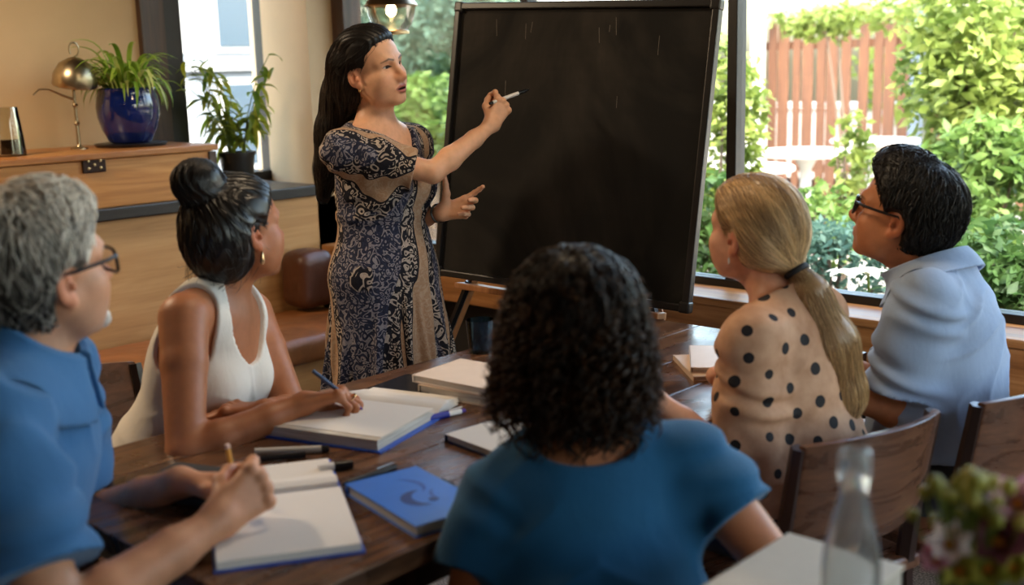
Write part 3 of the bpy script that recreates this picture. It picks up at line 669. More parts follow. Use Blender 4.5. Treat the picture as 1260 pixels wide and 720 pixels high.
def strands(paths, r0, r1, off, name, mat, parent, tones=None, n=3, seed=0, rmid=None):
    """paths (N, M, 3): one thin tapering tube for every lock of hair, one mesh"""
    paths = np.asarray(paths, float); N, M, _ = paths.shape; T = np.gradient(paths, axis=1); T /= np.maximum(np.linalg.norm(T, axis=2, keepdims=True), 1e-9)
    ref = np.tile(np.array([.31, .52, .79]), (N, M, 1)); U = np.cross(T, ref); U /= np.maximum(np.linalg.norm(U, axis=2, keepdims=True), 1e-9); W = np.cross(T, U)
    tt = np.linspace(0, 1, M); rad = (r0+(r1-r0)*tt)
    if rmid is not None: rad = np.interp(tt, [0, .4, 1], [r0, rmid, r1])
    rad = rad[None, :, None]*np.random.RandomState(seed).uniform(.7, 1.3, (N, 1, 1))
    rings = np.stack([paths+rad*(U*math.cos(2*math.pi*k/n)+W*math.sin(2*math.pi*k/n)) for k in range(n)], 2)
    vs = rings.reshape(-1, 3); base = (np.arange(N)*M*n)[:, None, None]+(np.arange(M-1)*n)[None, :, None]; k = np.arange(n)[None, None, :]; k2 = (np.arange(n)+1) % n
    fs = np.stack([base+k, base+k2[None, None, :], base+n+k2[None, None, :], base+n+k], -1).reshape(-1, 4)
    if tones is None: tones = np.random.RandomState(seed+1).uniform(0, 1, N)
    return mesh_obj(name, np_mesh(name, vs, fs, off, attrs={'tone': np.repeat(tones, M*n)}), mat, parent)
def comb(f, start, flow, steps, dl, lift=.001, jit=.0, seed=0, pull=1.0):
    """walk from start points along a flow field, held on the surface f = 0"""
    r = np.random.RandomState(seed); P = start.astype(np.float32).copy(); out = [P.copy()]; N = len(P); j = r.normal(size=(N, 3)).astype(np.float32)*jit; lf = (lift*r.uniform(.2, 1.6, N)).astype(np.float32); e = np.float32(.002)
    for i in range(steps-1):
        D = flow(P)+j; D /= np.maximum(np.linalg.norm(D, axis=1, keepdims=True), 1e-6); Q = P+D*np.float32(dl)
        d = f(Q); g = np.stack([f(Q+e*np.eye(3, dtype=np.float32)[k])-f(Q-e*np.eye(3, dtype=np.float32)[k]) for k in range(3)], 1); g /= np.maximum(np.linalg.norm(g, axis=1, keepdims=True), 1e-6)
        P = Q-g*((d-lf)*np.float32(pull))[:, None]; out.append(P.copy())
    return np.stack(out, 1)
def pick(v, n, seed=0, mask=None):
    r = np.random.RandomState(seed); i = np.arange(len(v)) if mask is None else np.nonzero(mask)[0]
    return v[r.choice(i, min(n, len(i)), replace=False)]
def hair_base(f, lo, hi, h, name, mat, root, tone=.1):
    v, q = net(f, lo, hi, h); o = mesh_obj(name, np_mesh(name, v, q, root.location, attrs={'tone': np.full(len(v), tone)}), mat, root); return o, v
def cloth_obj(f, lo, hi, h, name, mat, root, attrs=None, keep=None, parent=None):
    v, q = net(f, lo, hi, h, keep); a = {k: fn(v) for k, fn in (attrs or {}).items()}
    return mesh_obj(name, np_mesh(name, v, q, root.location, attrs=a), mat, parent or root), v
# ------------------------------------------------------------------ the woman at the blackboard
def shoe_mesh(P_, q, fwd, name, mat, root, L=.25, w=.042):
    a = np.asarray(P_.ankle[q], float); f = unit([fwd[0], fwd[1], 0]); heel = V3(a[0], a[1], 0)-f*.05; toe = heel+f*L
    def fn(P):
        d = d_chain(P, [heel+V3(0, 0, .04), heel+f*L*.55+V3(0, 0, .038), toe-f*.03+V3(0, 0, .028)], [w*.85, w, w*.8], .02)
        d = smin(d, d_cap(P, heel+f*.05+V3(0, 0, .05), a+V3(0, 0, .03), .045, .046), .03); return np.maximum(d, .004-P[:, 2])
    lo = np.minimum(heel, toe)-.09; hi = np.maximum(heel, toe)+.09; lo[2] = -.02; hi[2] = .17
    return cloth_obj(fn, lo, hi, .008, name, mat, root)[0]
def eye_part(H, sg, root, m_eye, gaze=(0, 0)):
    c = H.w(sg*.031, .0665, 0); mb = MB(); f = unit(H.f+H.r*gaze[0]+H.u*gaze[1]); u = unit(H.u-f*(H.u@f)); r = np.cross(f, u); M = np.stack([r, u, f], 1); R = .0130*H.s
    ang = [0, 9, 10, 24, 25.5, 45, 70, 100, 140, 180]; mi = [0, 0, 1, 1, 2, 2, 2, 2, 2]
    for i in range(len(ang)-1):
        a0, a1 = math.radians(ang[i]), math.radians(ang[i+1]); n = 20; vs = []
        for a in (a0, a1):
            for k in range(n): t = 2*math.pi*k/n; vs.append(c+M@np.array([R*math.sin(a)*math.cos(t), R*math.sin(a)*math.sin(t), R*math.cos(a)]))
        mb.add(vs, [(k, (k+1) % n, n+(k+1) % n, n+k) for k in range(n)], mi[i])
    me = mb.mesh('eye', True, off=root.location); o = mesh_obj('eye', me, None, root)
    for m in m_eye: me.materials.append(m)
    return o
def paisley_mat():
    t = NT('paisley_dress_fabric'); t.bsdf(.78, 0, .2); v = t.coord('Object')
    dn = t.n('ShaderNodeTexNoise'); t.l(v, dn.inputs['Vector']); dn.inputs['Scale'].default_value = 22; dn.inputs['Detail'].default_value = 1
    ad = t.n('ShaderNodeMix', data_type='VECTOR'); ad.inputs[0].default_value = .05; t.l(v, ad.inputs[4]); t.l(dn.outputs['Color'], ad.inputs[5])
    def swirl(scale, freq):
        vo = t.n('ShaderNodeTexVoronoi', feature='F1'); t.l(ad.outputs[1], vo.inputs['Vector']); vo.inputs['Scale'].default_value = scale
        return t.math('SINE', t.math('ADD', t.math('MULTIPLY', vo.outputs['Distance'], freq), t.math('MULTIPLY', dn.outputs['Fac'], 9.0)))
    big = t.ramp(swirl(32, 15), [(.30, (0, 0, 0)), (.52, (1, 1, 1))]); small = t.ramp(swirl(64, 13), [(.30, (0, 0, 0)), (.55, (1, 1, 1))])
    w = t.n('ShaderNodeTexWave', wave_type='BANDS', bands_direction='X'); t.l(t.coord('Object', (1, 1, .42), rot=(0, .5, .7)), w.inputs['Vector'])
    w.inputs['Scale'].default_value = 3.3; w.inputs['Distortion'].default_value = 5.5; w.inputs['Detail'].default_value = 1.0; w.inputs['Detail Scale'].default_value = .8; w.inputs['Phase Offset'].default_value = 1.6
    p = w.outputs['Fac']
    st = lambda a: t.ramp(p, [(a-.012, (0, 0, 0)), (a+.012, (1, 1, 1))])
    fine = t.ramp(t.noise(v, 130, 3, .6, 1.5), [(.42, (0, 0, 0)), (.56, (1, 1, 1))])
    lace = t.mix(small, (.010, .010, .016), (.46, .39, .34)); scroll = t.mix(big, (.008, .008, .014), (.48, .40, .35)); scroll = t.mix(t.math('MULTIPLY', fine, .3), scroll, (.02, .022, .04))
    tan = t.mix(t.math('MULTIPLY', small, .35), (.40, .255, .165), (.56, .45, .35)); tan = t.mix(t.math('MULTIPLY', fine, .12), tan, (.14, .08, .06))
    blue = t.mix(small, (.014, .016, .035), (.27, .245, .27)); blue = t.mix(t.math('MULTIPLY', fine, .35), blue, (.045, .06, .13))
    edge = t.math('LESS_THAN', t.math('ABSOLUTE', t.math('SUBTRACT', p, .83)), .03)
    c = t.mix(st(.22), blue, scroll); c = t.mix(st(.50), c, lace); c = t.mix(st(.83), c, tan); c = t.mix(edge, c, (.012, .012, .02)); t.col(c)
    t.bump(t.noise(t.coord('Object', (1, 1, .25)), 40, 3), .25, .004); return t.m
def person_presenter():
    n = at(466, 163, 3.33); p = n+V3(.0, -.005, -.43)
    A = Person(neck=n, pelvis=p, phi=54, shw=.158, ua=.262, fa=.242, arm_r=.86, girth=.98, bust=.95,
               wr={'R': at(605, 154, 3.34), 'L': at(543, 262, 3.30)}, pole={'R': at(545, 260, 3.15), 'L': at(490, 300, 3.45)})
    up = _cu; A.hands = {
        'R': dict(f=_rt*.45+up*.85+_fh*.25, n=_fh*.75-_rt*.35+up*.2, s=-_rt, sc=.88, curl=[(48, 62, 25), (62, 70, 35), (70, 75, 40), (78, 75, 40)], thumb=((.75, .45, .5), (.9, -.05, .5), (.95, -.25, .3))),
        'L': dict(f=_rt*.93+up*.22-_fh*.15, n=-_fh+up*.25, s=up, sc=.88, curl=[(8, 18, 10), (38, 55, 30), (52, 62, 30), (60, 65, 35)], spread=(.28, .02, -.08, -.2), thumb=((.30, .9, .25), (.15, 1, .05), (.05, 1, -.12)))}
    hf = facing(57); hf = unit(hf+V3(0, 0, .12)); A.H = Fr((0, 0, 0), hf, (0, 0, 1), .19, .95); A.H.o = at(483.5, 80.5, 3.27)-A.H.f*.078*.95
    A.head_opt = dict(fine=1, open=.0030, nose=.86, jaw=.98, lip=(.36, .10, .085), brow=(.03, .018, .012))
    A.knee = {'R': p+A.T.r*.09+V3(0, 0, -.42)+A.T.f*.02, 'L': p-A.T.r*.09+V3(0, 0, -.42)+A.T.f*.03}
    A.ankle = {'R': V3(A.knee['R'][0], A.knee['R'][1], .07)-A.T.f*.02, 'L': V3(A.knee['L'][0], A.knee['L'][1], .07)-A.T.f*.01}
    root = thing('person', 'woman in a patterned paisley dress with long black hair standing at the blackboard, marker raised', 'person', (p[0], p[1], 0))
    A.build_body(root, skin_mat('presenter_skin'), srgb(222, 170, 136), hb=.0017, bb=.007, handb=.0022)
    H = A.H; ms = [plain('pupil_black', (.004, .003, .003), .08, var=0), plain('iris_brown', (.03, .014, .008), .1, var=0), plain('eye_white', (.62, .56, .52), .2, var=0)]
    for sg in (-1, 1): eye_part(H, sg, root, ms, (.05, -.02))
    T = A.T; wz = 1.045
    def dress(P):
        L = T.loc(P); d = A.torso(P, .012); x, y, z = L[:, 0], L[:, 1], L[:, 2]
        d = d+.0035*np.sin(x*150+z*45+2*np.sin(z*30))*np.clip((.40-z)/.2, 0, 1)          # gathers below the bust
        for q in 'RL':
            a, b = A.sh[q], A.el[q]; ax = unit(b-a); s = d_chain(P, [a-T.u*.0, a+(b-a)*.4, a+(b-a)*.86], [.058, .064, .070], .02)
            s = s+.0035*np.sin(d_plane(P, a, ax)*95+3*np.sin(P[:, 2]*40)); s = np.maximum(s, d_plane(P, a+(b-a)*.80, ax)); s = np.maximum(s, -d_cap(P, a+(b-a)*.62, b, .047, .046)) if False else s
            d = smin(d, s, .03)
        nk = smin(A.neckd(P, .006), A.headd(P), .02)
        d = np.maximum(d, -np.maximum(np.maximum((A.L*.66+np.abs(x)*1.9-z)*.46, -y), np.abs(x)-.11))
        d = np.maximum(d, -nk); d = np.maximum(d, d_plane(P, n+T.u*.022, T.u+T.f*.25))
        w = P-np.array([p[0], p[1], 0], np.float32); X = w@T.r.astype(np.float32); Y = w@T.f.astype(np.float32); zz = P[:, 2]; t = np.clip(wz-zz, 0, .8)
        th = np.arctan2(Y, X); R = .104+.215*t**.86-.05*t*t; pl = np.clip(t/.35, .25, 1)*(.0085*np.sin(13*th+2.2*np.sin(zz*5)+1)+.006*np.sin(23*th+1.3*np.sin(zz*9+2))+.004*np.sin(37*th))
        sk = np.sqrt((X)**2+(Y*1.14)**2)-R-pl; sk = np.maximum(sk*.9, np.maximum(zz-wz-.012, .33-zz))
        hip = np.maximum(A.torso(P, .016)+.3*pl, np.maximum(zz-wz, .72-zz)); lg = np.maximum(A.legs(P, .016)+.4*pl, np.maximum(zz-wz, .45-zz)); sk = smin(smin(sk, hip, .03), lg, .04); d = np.maximum(d, wz-.01-zz); band = np.sqrt(X**2+(Y*1.14)**2)-.111-.002*np.sin(40*th); band = np.maximum(band, np.abs(zz-wz-.004)-.012)
        return np.minimum(smin(d, sk, .02), band)
    lo = np.minimum(p, n)-.36; hi = np.maximum(p, n)+.36; lo[2] = .30; hi[2] = 1.42
    cloth_obj(dress, lo, hi, .0045, 'dress', paisley_mat(), root)
    hm = hair_mat('black_hair', (.004, .003, .003), (.026, .018, .014), .44, .35)
    c = [H.w(0, -.075, .02), at(424, 118, 3.40), at(414, 160, 3.42), at(404, 205, 3.43), at(398, 238, 3.43)]
    def hair(P):
        L = H.loc(P); Aa = L.copy(); Aa[:, 0] = np.abs(Aa[:, 0])
        face = hairline(L); earc = d_ell(Aa, (.086, .006, -.028), (.03, .026, .042))
        d = hair_cap(L, .014, [face, earc*1.3], .05); d = smin(d, np.maximum(d_ell(Aa, (.022, -.012, .096), (.050, .058, .030)), .022-face), .035)
        d = smin(d, smax(d_ell(L, (0, -.07, -.02), (.080, .052, .10)), .004-earc, .008), .04)
        d = d*.93
        m = d_chain(P, c, [.065, .062, .056, .036, .018], .03)
        m = np.maximum(m, -(A.torso(P, .002)))
        d = smin(d, m, .04)
        return d+.0012*np.sin(L[:, 0]*420+7*np.sin(L[:, 2]*22)+L[:, 1]*90)
    allp = np.array(c+[H.o]); hb, hv = hair_base(hair, allp.min(0)-.15, allp.max(0)+.15, .004, 'hair', hm, root)
    ca = np.array(c)
    def flow(P):
        L = H.loc(P); top = np.clip((L[:, 2]+.01)/.05, 0, 1)[:, None]; tgt = H.w(0, -.125, -.01).astype(np.float32); a = tgt-P; a = a/np.maximum(np.linalg.norm(a, axis=1, keepdims=True), .01)
        i = np.argmin(np.linalg.norm(P[:, None]-ca[None].astype(np.float32), axis=2), 1); i = np.clip(i, 0, len(c)-2); b = (ca[i+1]-ca[i]); b = b/np.linalg.norm(b, axis=1, keepdims=True)+np.array([0, 0, -.6])
        return a*top+b.astype(np.float32)*(1-top)
    hl = H.loc(hv.astype(np.float32)); st = pick(hv, 2400, 1, (hl[:, 2] > -.06) & (hairline(hl) > .012)); strands(comb(hair, st, flow, 14, .016, .0016, .10, 2), .0002, .0006, root.location, 'hair_locks', hm, hb, seed=3, rmid=.0009)
    st = pick(hv, 500, 5, hv[:, 2] < H.o[2]-.03); strands(comb(hair, st, flow, 16, .013, .002, .16, 4, .55), .0009, .0003, root.location, 'hair_locks', hm, hb, seed=6)
    # bracelet and stud earring
    w = A.wr['L']; ax = unit(A.wr['L']-A.el['L']); u = unit(np.cross(ax, [0, 0, 1])); v = np.cross(ax, u); mb = MB()
    mb.tube([w-ax*.012+(u*math.cos(t)+v*math.sin(t))*.0275 for t in np.linspace(0, 2*math.pi, 24, endpoint=False)], .0032, 8, closed=True)
    mb.obj('bracelet', plain('dark_bracelet', (.02, .015, .012), .4), root, True, off=root.location)
    mb = MB(); e = H.w(.079, -.005, -.049); mb.lathe([(0, -.004), (.003, -.003), (.004, 0), (.003, .003), (0, .004)], e, 10)
    mb.obj('earring', plain('gold_metal', (.7, .45, .18), .25, 1.0, var=0), root, True, off=root.location)
    sm = plain('black_leather_shoe', (.012, .01, .01), .4)
    for q in 'RL': shoe_mesh(A, q, T.f, 'shoe', sm, root, .235, .036)
    return A, root
# ------------------------------------------------------------------ the five people sitting at the table
def fabric(name, c, rough=.85, var=.10, weave=700, bump=.45):
    t = NT(name); t.bsdf(rough, 0, .2); v = t.coord(); n = t.noise(v, 7, 4)
    t.col(t.ramp(n, [(.3, tuple(x*(1-var) for x in c)), (.7, tuple(x*(1+var) for x in c))]))
    h = t.math('ADD', t.math('MULTIPLY', t.noise(v, weave, 2), .35), t.math('MULTIPLY', t.noise(t.coord('Object', (1, 1, .35)), 38, 4, .6, .8), .9)); t.bump(h, bump, .004)
    t.b.inputs['Sheen Weight'].default_value = .15; return t.m
def ear_origin(H, sg, ear): return np.asarray(ear, float)-(H.w(sg*.0775, -.016, -.010)-H.o)
def sit(Q, fwd=None, kz=.50, spread=.10, reach=.40, foot=.06):
    f = fwd if fwd is not None else facing(Q.phi); r = np.cross(f, _Z); p = Q.pelvis
    Q.knee = {'R': V3(*(p+f*reach+r*spread)[:2], kz), 'L': V3(*(p+f*reach-r*spread)[:2], kz)}
    Q.ankle = {k: V3(*(v+f*foot)[:2], .08) for k, v in Q.knee.items()}; return Q
def trousers(Q, root, mat, name='trousers', top=.04):
    T = Q.T
    def fn(P):
        d = smin(Q.legs(P, .014), d_ell(P, T.w(0, 0, .02), (.172*Q.girth, .132*Q.girth, .125), T.M), .05)
        d = d+.002*np.sin(P[:, 2]*60+P[:, 0]*40); d = np.maximum(d, d_plane(P, T.w(0, 0, top), T.u)); return np.maximum(d, .10-P[:, 2])
    pts = np.array([Q.pelvis]+list(Q.knee.values())+list(Q.ankle.values())); return cloth_obj(fn, pts.min(0)-.2, pts.max(0)+.2, .009, name, mat, root)[0]
def finish_seated(Q, root, tm, sm, fwd=None):
    trousers(Q, root, tm); f = fwd if fwd is not None else facing(Q.phi)
    for q in 'RL': shoe_mesh(Q, q, f, 'shoe', sm, root, .26, .042)
def folds(P, T, amp, seed=0):
    """sparse soft creases running across and down the cloth"""
    L = T.loc(P); x, y, z = L[:, 0], L[:, 1], L[:, 2]; n1 = vnoise(L, 11, seed); n2 = vnoise(L, 14, seed+9); m = np.clip(.45+vnoise(L, 10, seed+20), 0, 1); m2 = np.clip(.4+vnoise(L, 9, seed+31), 0, 1)
    r = lambda w: (1-np.abs(np.sin(w)))**2
    return -amp*(1.3*r(z*26+np.abs(x)*20+2.4*n1)*m+1.1*r(x*24-z*11+y*14+2.6*n2)*m2)+amp*.5*n1
def sleeve(Q, P, q, end, r, amp=.003):
    a, b = Q.sh[q], Q.el[q]; ax = unit(b-a); e = a+(b-a)*min(end, 1.0); s = d_chain(P, [a, a+(e-a)*.5, e+ax*.03], list(r), .02); t = d_plane(P, a, ax)
    s = s+amp*np.sin(t*75+2.5*np.sin(P[:, 2]*33+P[:, 0]*21)); return np.maximum(s, d_plane(P, e, ax))
def person_bun():
    n = at(272, 364, 2.42); p = n-_rt*.15; p = V3(p[0], p[1], .505)
    Q = Person(neck=n, pelvis=p, phi=76, shw=.160, ua=.275, fa=.25, arm_r=1.02, girth=1.03, k_sh=.05,
               wr={'R': onz(373, 497, .79), 'L': onz(328, 506, .775)}, pole={'R': onz(205, 570, .72), 'L': at(380, 520, 2.6)})
    Q.sh['R'] = at(226, 392, 2.27); Q.sh['L'] = at(308, 386, 2.56)
    Q.hands = {'R': dict(f=_rt*.85+_Z*.12+_fh*.25, n=-_Z*.9+_rt*.1-_fh*.1, s=_fh, sc=.93, curl=[(38, 48, 22), (48, 55, 28), (55, 58, 30), (60, 58, 30)], thumb=((.8, .45, .4), (.9, .0, .45), (.95, -.2, .3))),
               'L': dict(f=-_rt+_fh*.12, n=-_Z, s=-_fh, sc=.93, curl=[(20, 25, 15)]*4)}
    hf = unit(facing(140)+V3(0, 0, .08)); Q.H = Fr((0, 0, 0), hf, (0, 0, 1), -.06, .99); Q.H.o = ear_origin(Q.H, 1, at(313, 291, 2.36))
    Q.head_opt = dict(nose=.95, lip=(.33, .11, .09), brow=(.03, .018, .012)); sit(Q, unit(facing(62)))
    root = thing('person', 'woman with a black hair bun and white sleeveless top writing at the table', 'person', (p[0], p[1], 0))
    Q.build_body(root, skin_mat('olive_skin'), srgb(170, 108, 72), hb=.0028, handb=.0026); T = Q.T; H = Q.H
    def tank(P):
        L = T.loc(P); x, y, z = L[:, 0], L[:, 1], L[:, 2]; d = Q.torso(P, .010)
        d = smin(d, d_ell(P, T.w(0, -.008, .10), (.180, .140, .16), T.M), .06)
        d = d+folds(P, T, .005, 1)*np.clip((Q.L*.95-z)/.2, .1, 1)
        d = np.maximum(d, -d_ell(P, T.w(0, .090, Q.L*1.0), (.078, .105, .125), T.M)); d = np.maximum(d, -d_ell(P, T.w(0, -.05, Q.L*1.09), (.078, .09, .055), T.M))
        for q in 'RL': d = smax(d, -d_cap(P, Q.sh[q]+(Q.sh[q]-n)*.1+T.u*.035, Q.sh[q]-T.u*.06, .074, .070), .008)
        d = np.maximum(d, -Q.neckd(P, .008)); return np.maximum(d, d_plane(P, T.w(0, 0, -.03), -T.u))
    cloth_obj(tank, p-.3, n+V3(.3, .3, .15), .005, 'tank_top', fabric('white_top_fabric', (.80, .75, .68), var=.05), root)
    hm = hair_mat('dark_brown_hair', (.003, .0025, .0025), (.020, .013, .010), .34); bun = H.w(.0, -.078, .118); tie = H.w(0, -.06, .085)
    def hair(P):
        L = H.loc(P); Aa = L.copy(); Aa[:, 0] = np.abs(Aa[:, 0]); face = hairline(L, 0, .004); earc = d_ell(Aa, (.086, .006, -.030), (.03, .028, .044)); d = hair_cap(L, .012, [face, earc*1.3], .03); d = smin(d, smax(d_ell(L, (0, -.058, -.020), (.078, .064, .088)), .004-earc, .008), .04); d = np.maximum(d, -.105-L[:, 2])
        d = smin(d*.95, d_ell(P, bun, np.array([.056, .050, .048]), H.M), .012)
        return d+.0014*np.sin(L[:, 0]*330+9*np.sin(L[:, 2]*25+L[:, 1]*18))
    hb, hv = hair_base(hair, H.o-.19, H.o+.21, .004, 'hair', hm, root)
    def flow(P):
        a = tie.astype(np.float32)-P; a = a/np.maximum(np.linalg.norm(a, axis=1, keepdims=True), .01); b = P-bun.astype(np.float32); nb = np.linalg.norm(b, axis=1, keepdims=True)
        sw = np.cross(b, (H.f*.3+H.r).astype(np.float32)); sw = sw/np.maximum(np.linalg.norm(sw, axis=1, keepdims=True), .001); w = np.clip((.075-nb)/.02, 0, 1); return a*(1-w)+sw*w
    strands(comb(hair, pick(hv, 1300, 1), flow, 12, .012, .0014, .10, 2), .0002, .0006, root.location, 'hair_locks', hm, hb, seed=3, rmid=.0011)
    st = pick(hv, 90, 8, H.loc(hv.astype(np.float32))[:, 2] < -.05); strands(comb(hair, st, lambda P: np.tile((-_Z*.8-H.f*.6).astype(np.float32), (len(P), 1)), 8, .009, .006, .5, 4, .3), .0006, .0003, root.location, 'stray_hair', hm, hb, seed=6)
    mb = MB(); e = H.w(.078, -.006, -.060); mb.lathe([(0, .016), (.002, .014), (.0045, .002), (.0055, -.006), (.0035, -.012), (0, -.014)], e, 10)
    mb.obj('earring', plain('earring_gold', (.75, .48, .25), .25, 1.0, var=0), root, True, off=root.location)
    Q.body(np.zeros((1, 3), np.float32)); hh = dict(Q.hands['R']); hand_sdf(np.zeros((1, 3), np.float32), Q.wr['R'], hh.pop('f'), hh.pop('n'), hh.pop('s'), **hh)
    m = hand_sdf.mc[2]+unit(Q.hands['R']['f'])*.022*.93-_Z*.012; ax = unit(unit(Q.hands['R']['f'])*.6-_Z*.75); u = unit(np.cross(ax, _fh)); v = np.cross(ax, u); mb = MB()
    mb.tube([m+(u*math.cos(t)+v*math.sin(t))*.0098 for t in np.linspace(0, 2*math.pi, 20, endpoint=False)], .0022, 6, closed=True); mb.obj('ring', bpy.data.materials['earring_gold'], root, True, off=root.location)
    finish_seated(Q, root, fabric('grey_trousers', (.05, .05, .055)), plain('brown_shoe', (.05, .03, .02), .5), unit(facing(62))); return Q, root
def glasses(H, root, mat, lens, rect=True, w=.0285, h=.019):
    g = MB(); l = MB(); y = .103
    for sg in (-1, 1):
        c = np.array([sg*.033, y, -.004]); n = 28; pts = []
        for k in range(n):
            a = 2*math.pi*k/n; e = .55 if rect else .9; x = w*math.copysign(abs(math.cos(a))**e, math.cos(a)); z = h*math.copysign(abs(math.sin(a))**e, math.sin(a))
            pts.append(H.w(c[0]+x, c[1]-.010*((c[0]+x)/.06)**2, c[2]+z))
        g.tube(pts, .0029, 6, closed=True); l.add(pts, [tuple(range(n))])
        g.tube([H.w(sg*(.033+w), y-.010, .006), H.w(sg*.073, y-.035, .006), H.w(sg*.0795, .01, .006), H.w(sg*.0815, -.012, .008), H.w(sg*.078, -.030, -.006)], [.0034, .0032, .0028, .0026, .0020], 6)
    g.tube([H.w(-.006, y+.001, .003), H.w(0, y+.004, .006), H.w(.006, y+.001, .003)], .0020, 6)
    f = g.obj('glasses', mat, root, True, off=root.location); l.obj('lens', lens, f, False, off=root.location); return f
def short_hair(Q, root, hm, tone_fn, back=-.070, thick=0.0, top=.0, n=2200, seed=1, hl=0.0, flowv=None, side=0.0):
    H = Q.H
    def hair(P):
        L = H.loc(P); Aa = L.copy(); Aa[:, 0] = np.abs(Aa[:, 0]); face = hairline(L, hl, .0)
        earc = d_ell(Aa, (.086, .002, -.034), (.03, .030, .050)); chk = d_ell(Aa, (.06, .050, -.065), (.05, .050, .066)); d = hair_cap(L, .012+thick, [face, earc*1.4, chk], .025)
        d = smin(d, np.maximum(d_ell(L, (.02*side, .035, .098+top), (.058, .058, .026+top)), .008-face), .03)
        d = np.maximum(d, back-L[:, 2]+.25*np.maximum(L[:, 1]+.05, 0)); return d*.95+.0007*np.sin(L[:, 0]*260+8*np.sin(L[:, 2]*30)+L[:, 1]*140)
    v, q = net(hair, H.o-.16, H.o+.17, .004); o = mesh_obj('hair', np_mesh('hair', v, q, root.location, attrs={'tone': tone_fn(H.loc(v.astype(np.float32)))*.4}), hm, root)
    cr = H.w(-.01, -.055, .115).astype(np.float32)
    def flow(P):
        a = P-cr; a = a/np.maximum(np.linalg.norm(a, axis=1, keepdims=True), .01); L = H.loc(P); fr = np.clip((L[:, 1]+.01)/.06, 0, 1)[:, None]
        b = (H.f*-.55-H.u*.25+H.r*side).astype(np.float32) if flowv is None else flowv.astype(np.float32); dn = (-H.u*.8-H.f*.25).astype(np.float32); return (a*.55+dn*.6)*(1-fr)+(b+dn*.35)*fr
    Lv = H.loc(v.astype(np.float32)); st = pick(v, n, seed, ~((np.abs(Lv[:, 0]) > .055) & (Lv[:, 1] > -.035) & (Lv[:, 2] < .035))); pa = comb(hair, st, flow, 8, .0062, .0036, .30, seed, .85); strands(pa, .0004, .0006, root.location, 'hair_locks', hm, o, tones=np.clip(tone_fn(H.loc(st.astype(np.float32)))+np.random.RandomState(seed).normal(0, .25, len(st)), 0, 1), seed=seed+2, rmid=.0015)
    return o
def collar(Q, root, mat, front=.014, up=.030, name='collar'):
    """turned-down shirt collar that follows the neck"""
    T = Q.T; nrm = unit(T.u*1.0+T.f*.38); p0 = Q.neck+T.u*.036
    def fn(P):
        S = smin(Q.torso(P), Q.neckd(P), .03); L = T.loc(P); pv = d_plane(P, p0, nrm); ft = np.clip(L[:, 1]/.08, 0, 1)
        st = np.maximum(np.abs(S-.011)-.0045, np.maximum(pv-up, -.012-pv)); fl = np.maximum(np.abs(S-.0195-.06*np.clip(up-pv, 0, .06))-.0045, np.maximum(pv-up-.002, -.022-.018*ft-pv)); d = smin(st, fl, .006)
        return np.maximum(d, np.where(L[:, 1] > 0, front+.25*np.maximum(up-pv, 0)-np.abs(L[:, 0]), -1).astype(np.float32))
    return cloth_obj(fn, Q.neck-.16, Q.neck+.16, .0035, name, mat, root)[0]
def shirt(Q, root, mat, name, end=.62, rs=(.070, .072, .074), g=.014, hem=-.02, amp=.0035, h=.0055, seed=2, neckr=.010, low=(.17, .135), scoop=None, attrs=None, cuff=None):
    T = Q.T
    def fn(P):
        L = T.loc(P); d = Q.torso(P, g); d = smin(d, d_ell(P, T.w(0, -.004, .09), (low[0]*Q.girth, low[1]*Q.girth, .16), T.M), .06); d = d+folds(P, T, amp, seed)
        for q in 'RL':
            e = end[q] if isinstance(end, dict) else end; d = smin(d, sleeve(Q, P, q, e, rs, amp), .035)
            if cuff and q in cuff: d = smin(d, np.maximum(d_cap(P, Q.el[q], Q.el[q]+(Q.wr[q]-Q.el[q])*cuff[q], rs[2]*.95, rs[2]*.8), d_plane(P, Q.el[q]+(Q.wr[q]-Q.el[q])*cuff[q], Q.wr[q]-Q.el[q])), .03)
        d = np.maximum(d, -Q.neckd(P, neckr)); d = np.maximum(d, d_plane(P, Q.neck+T.u*.036, unit(T.u*1.0+T.f*.38)))
        if scoop: d = np.maximum(d, -d_ell(P, T.w(*scoop[0]), scoop[1], T.M))
        return np.maximum(d, d_plane(P, T.w(0, 0, hem), -T.u))
    pts = np.array([Q.neck, Q.pelvis]+list(Q.sh.values())+list(Q.el.values())); lo = pts.min(0)-.16; hi = pts.max(0)+.16
    return cloth_obj(fn, lo, hi, h, name, mat, root, attrs)
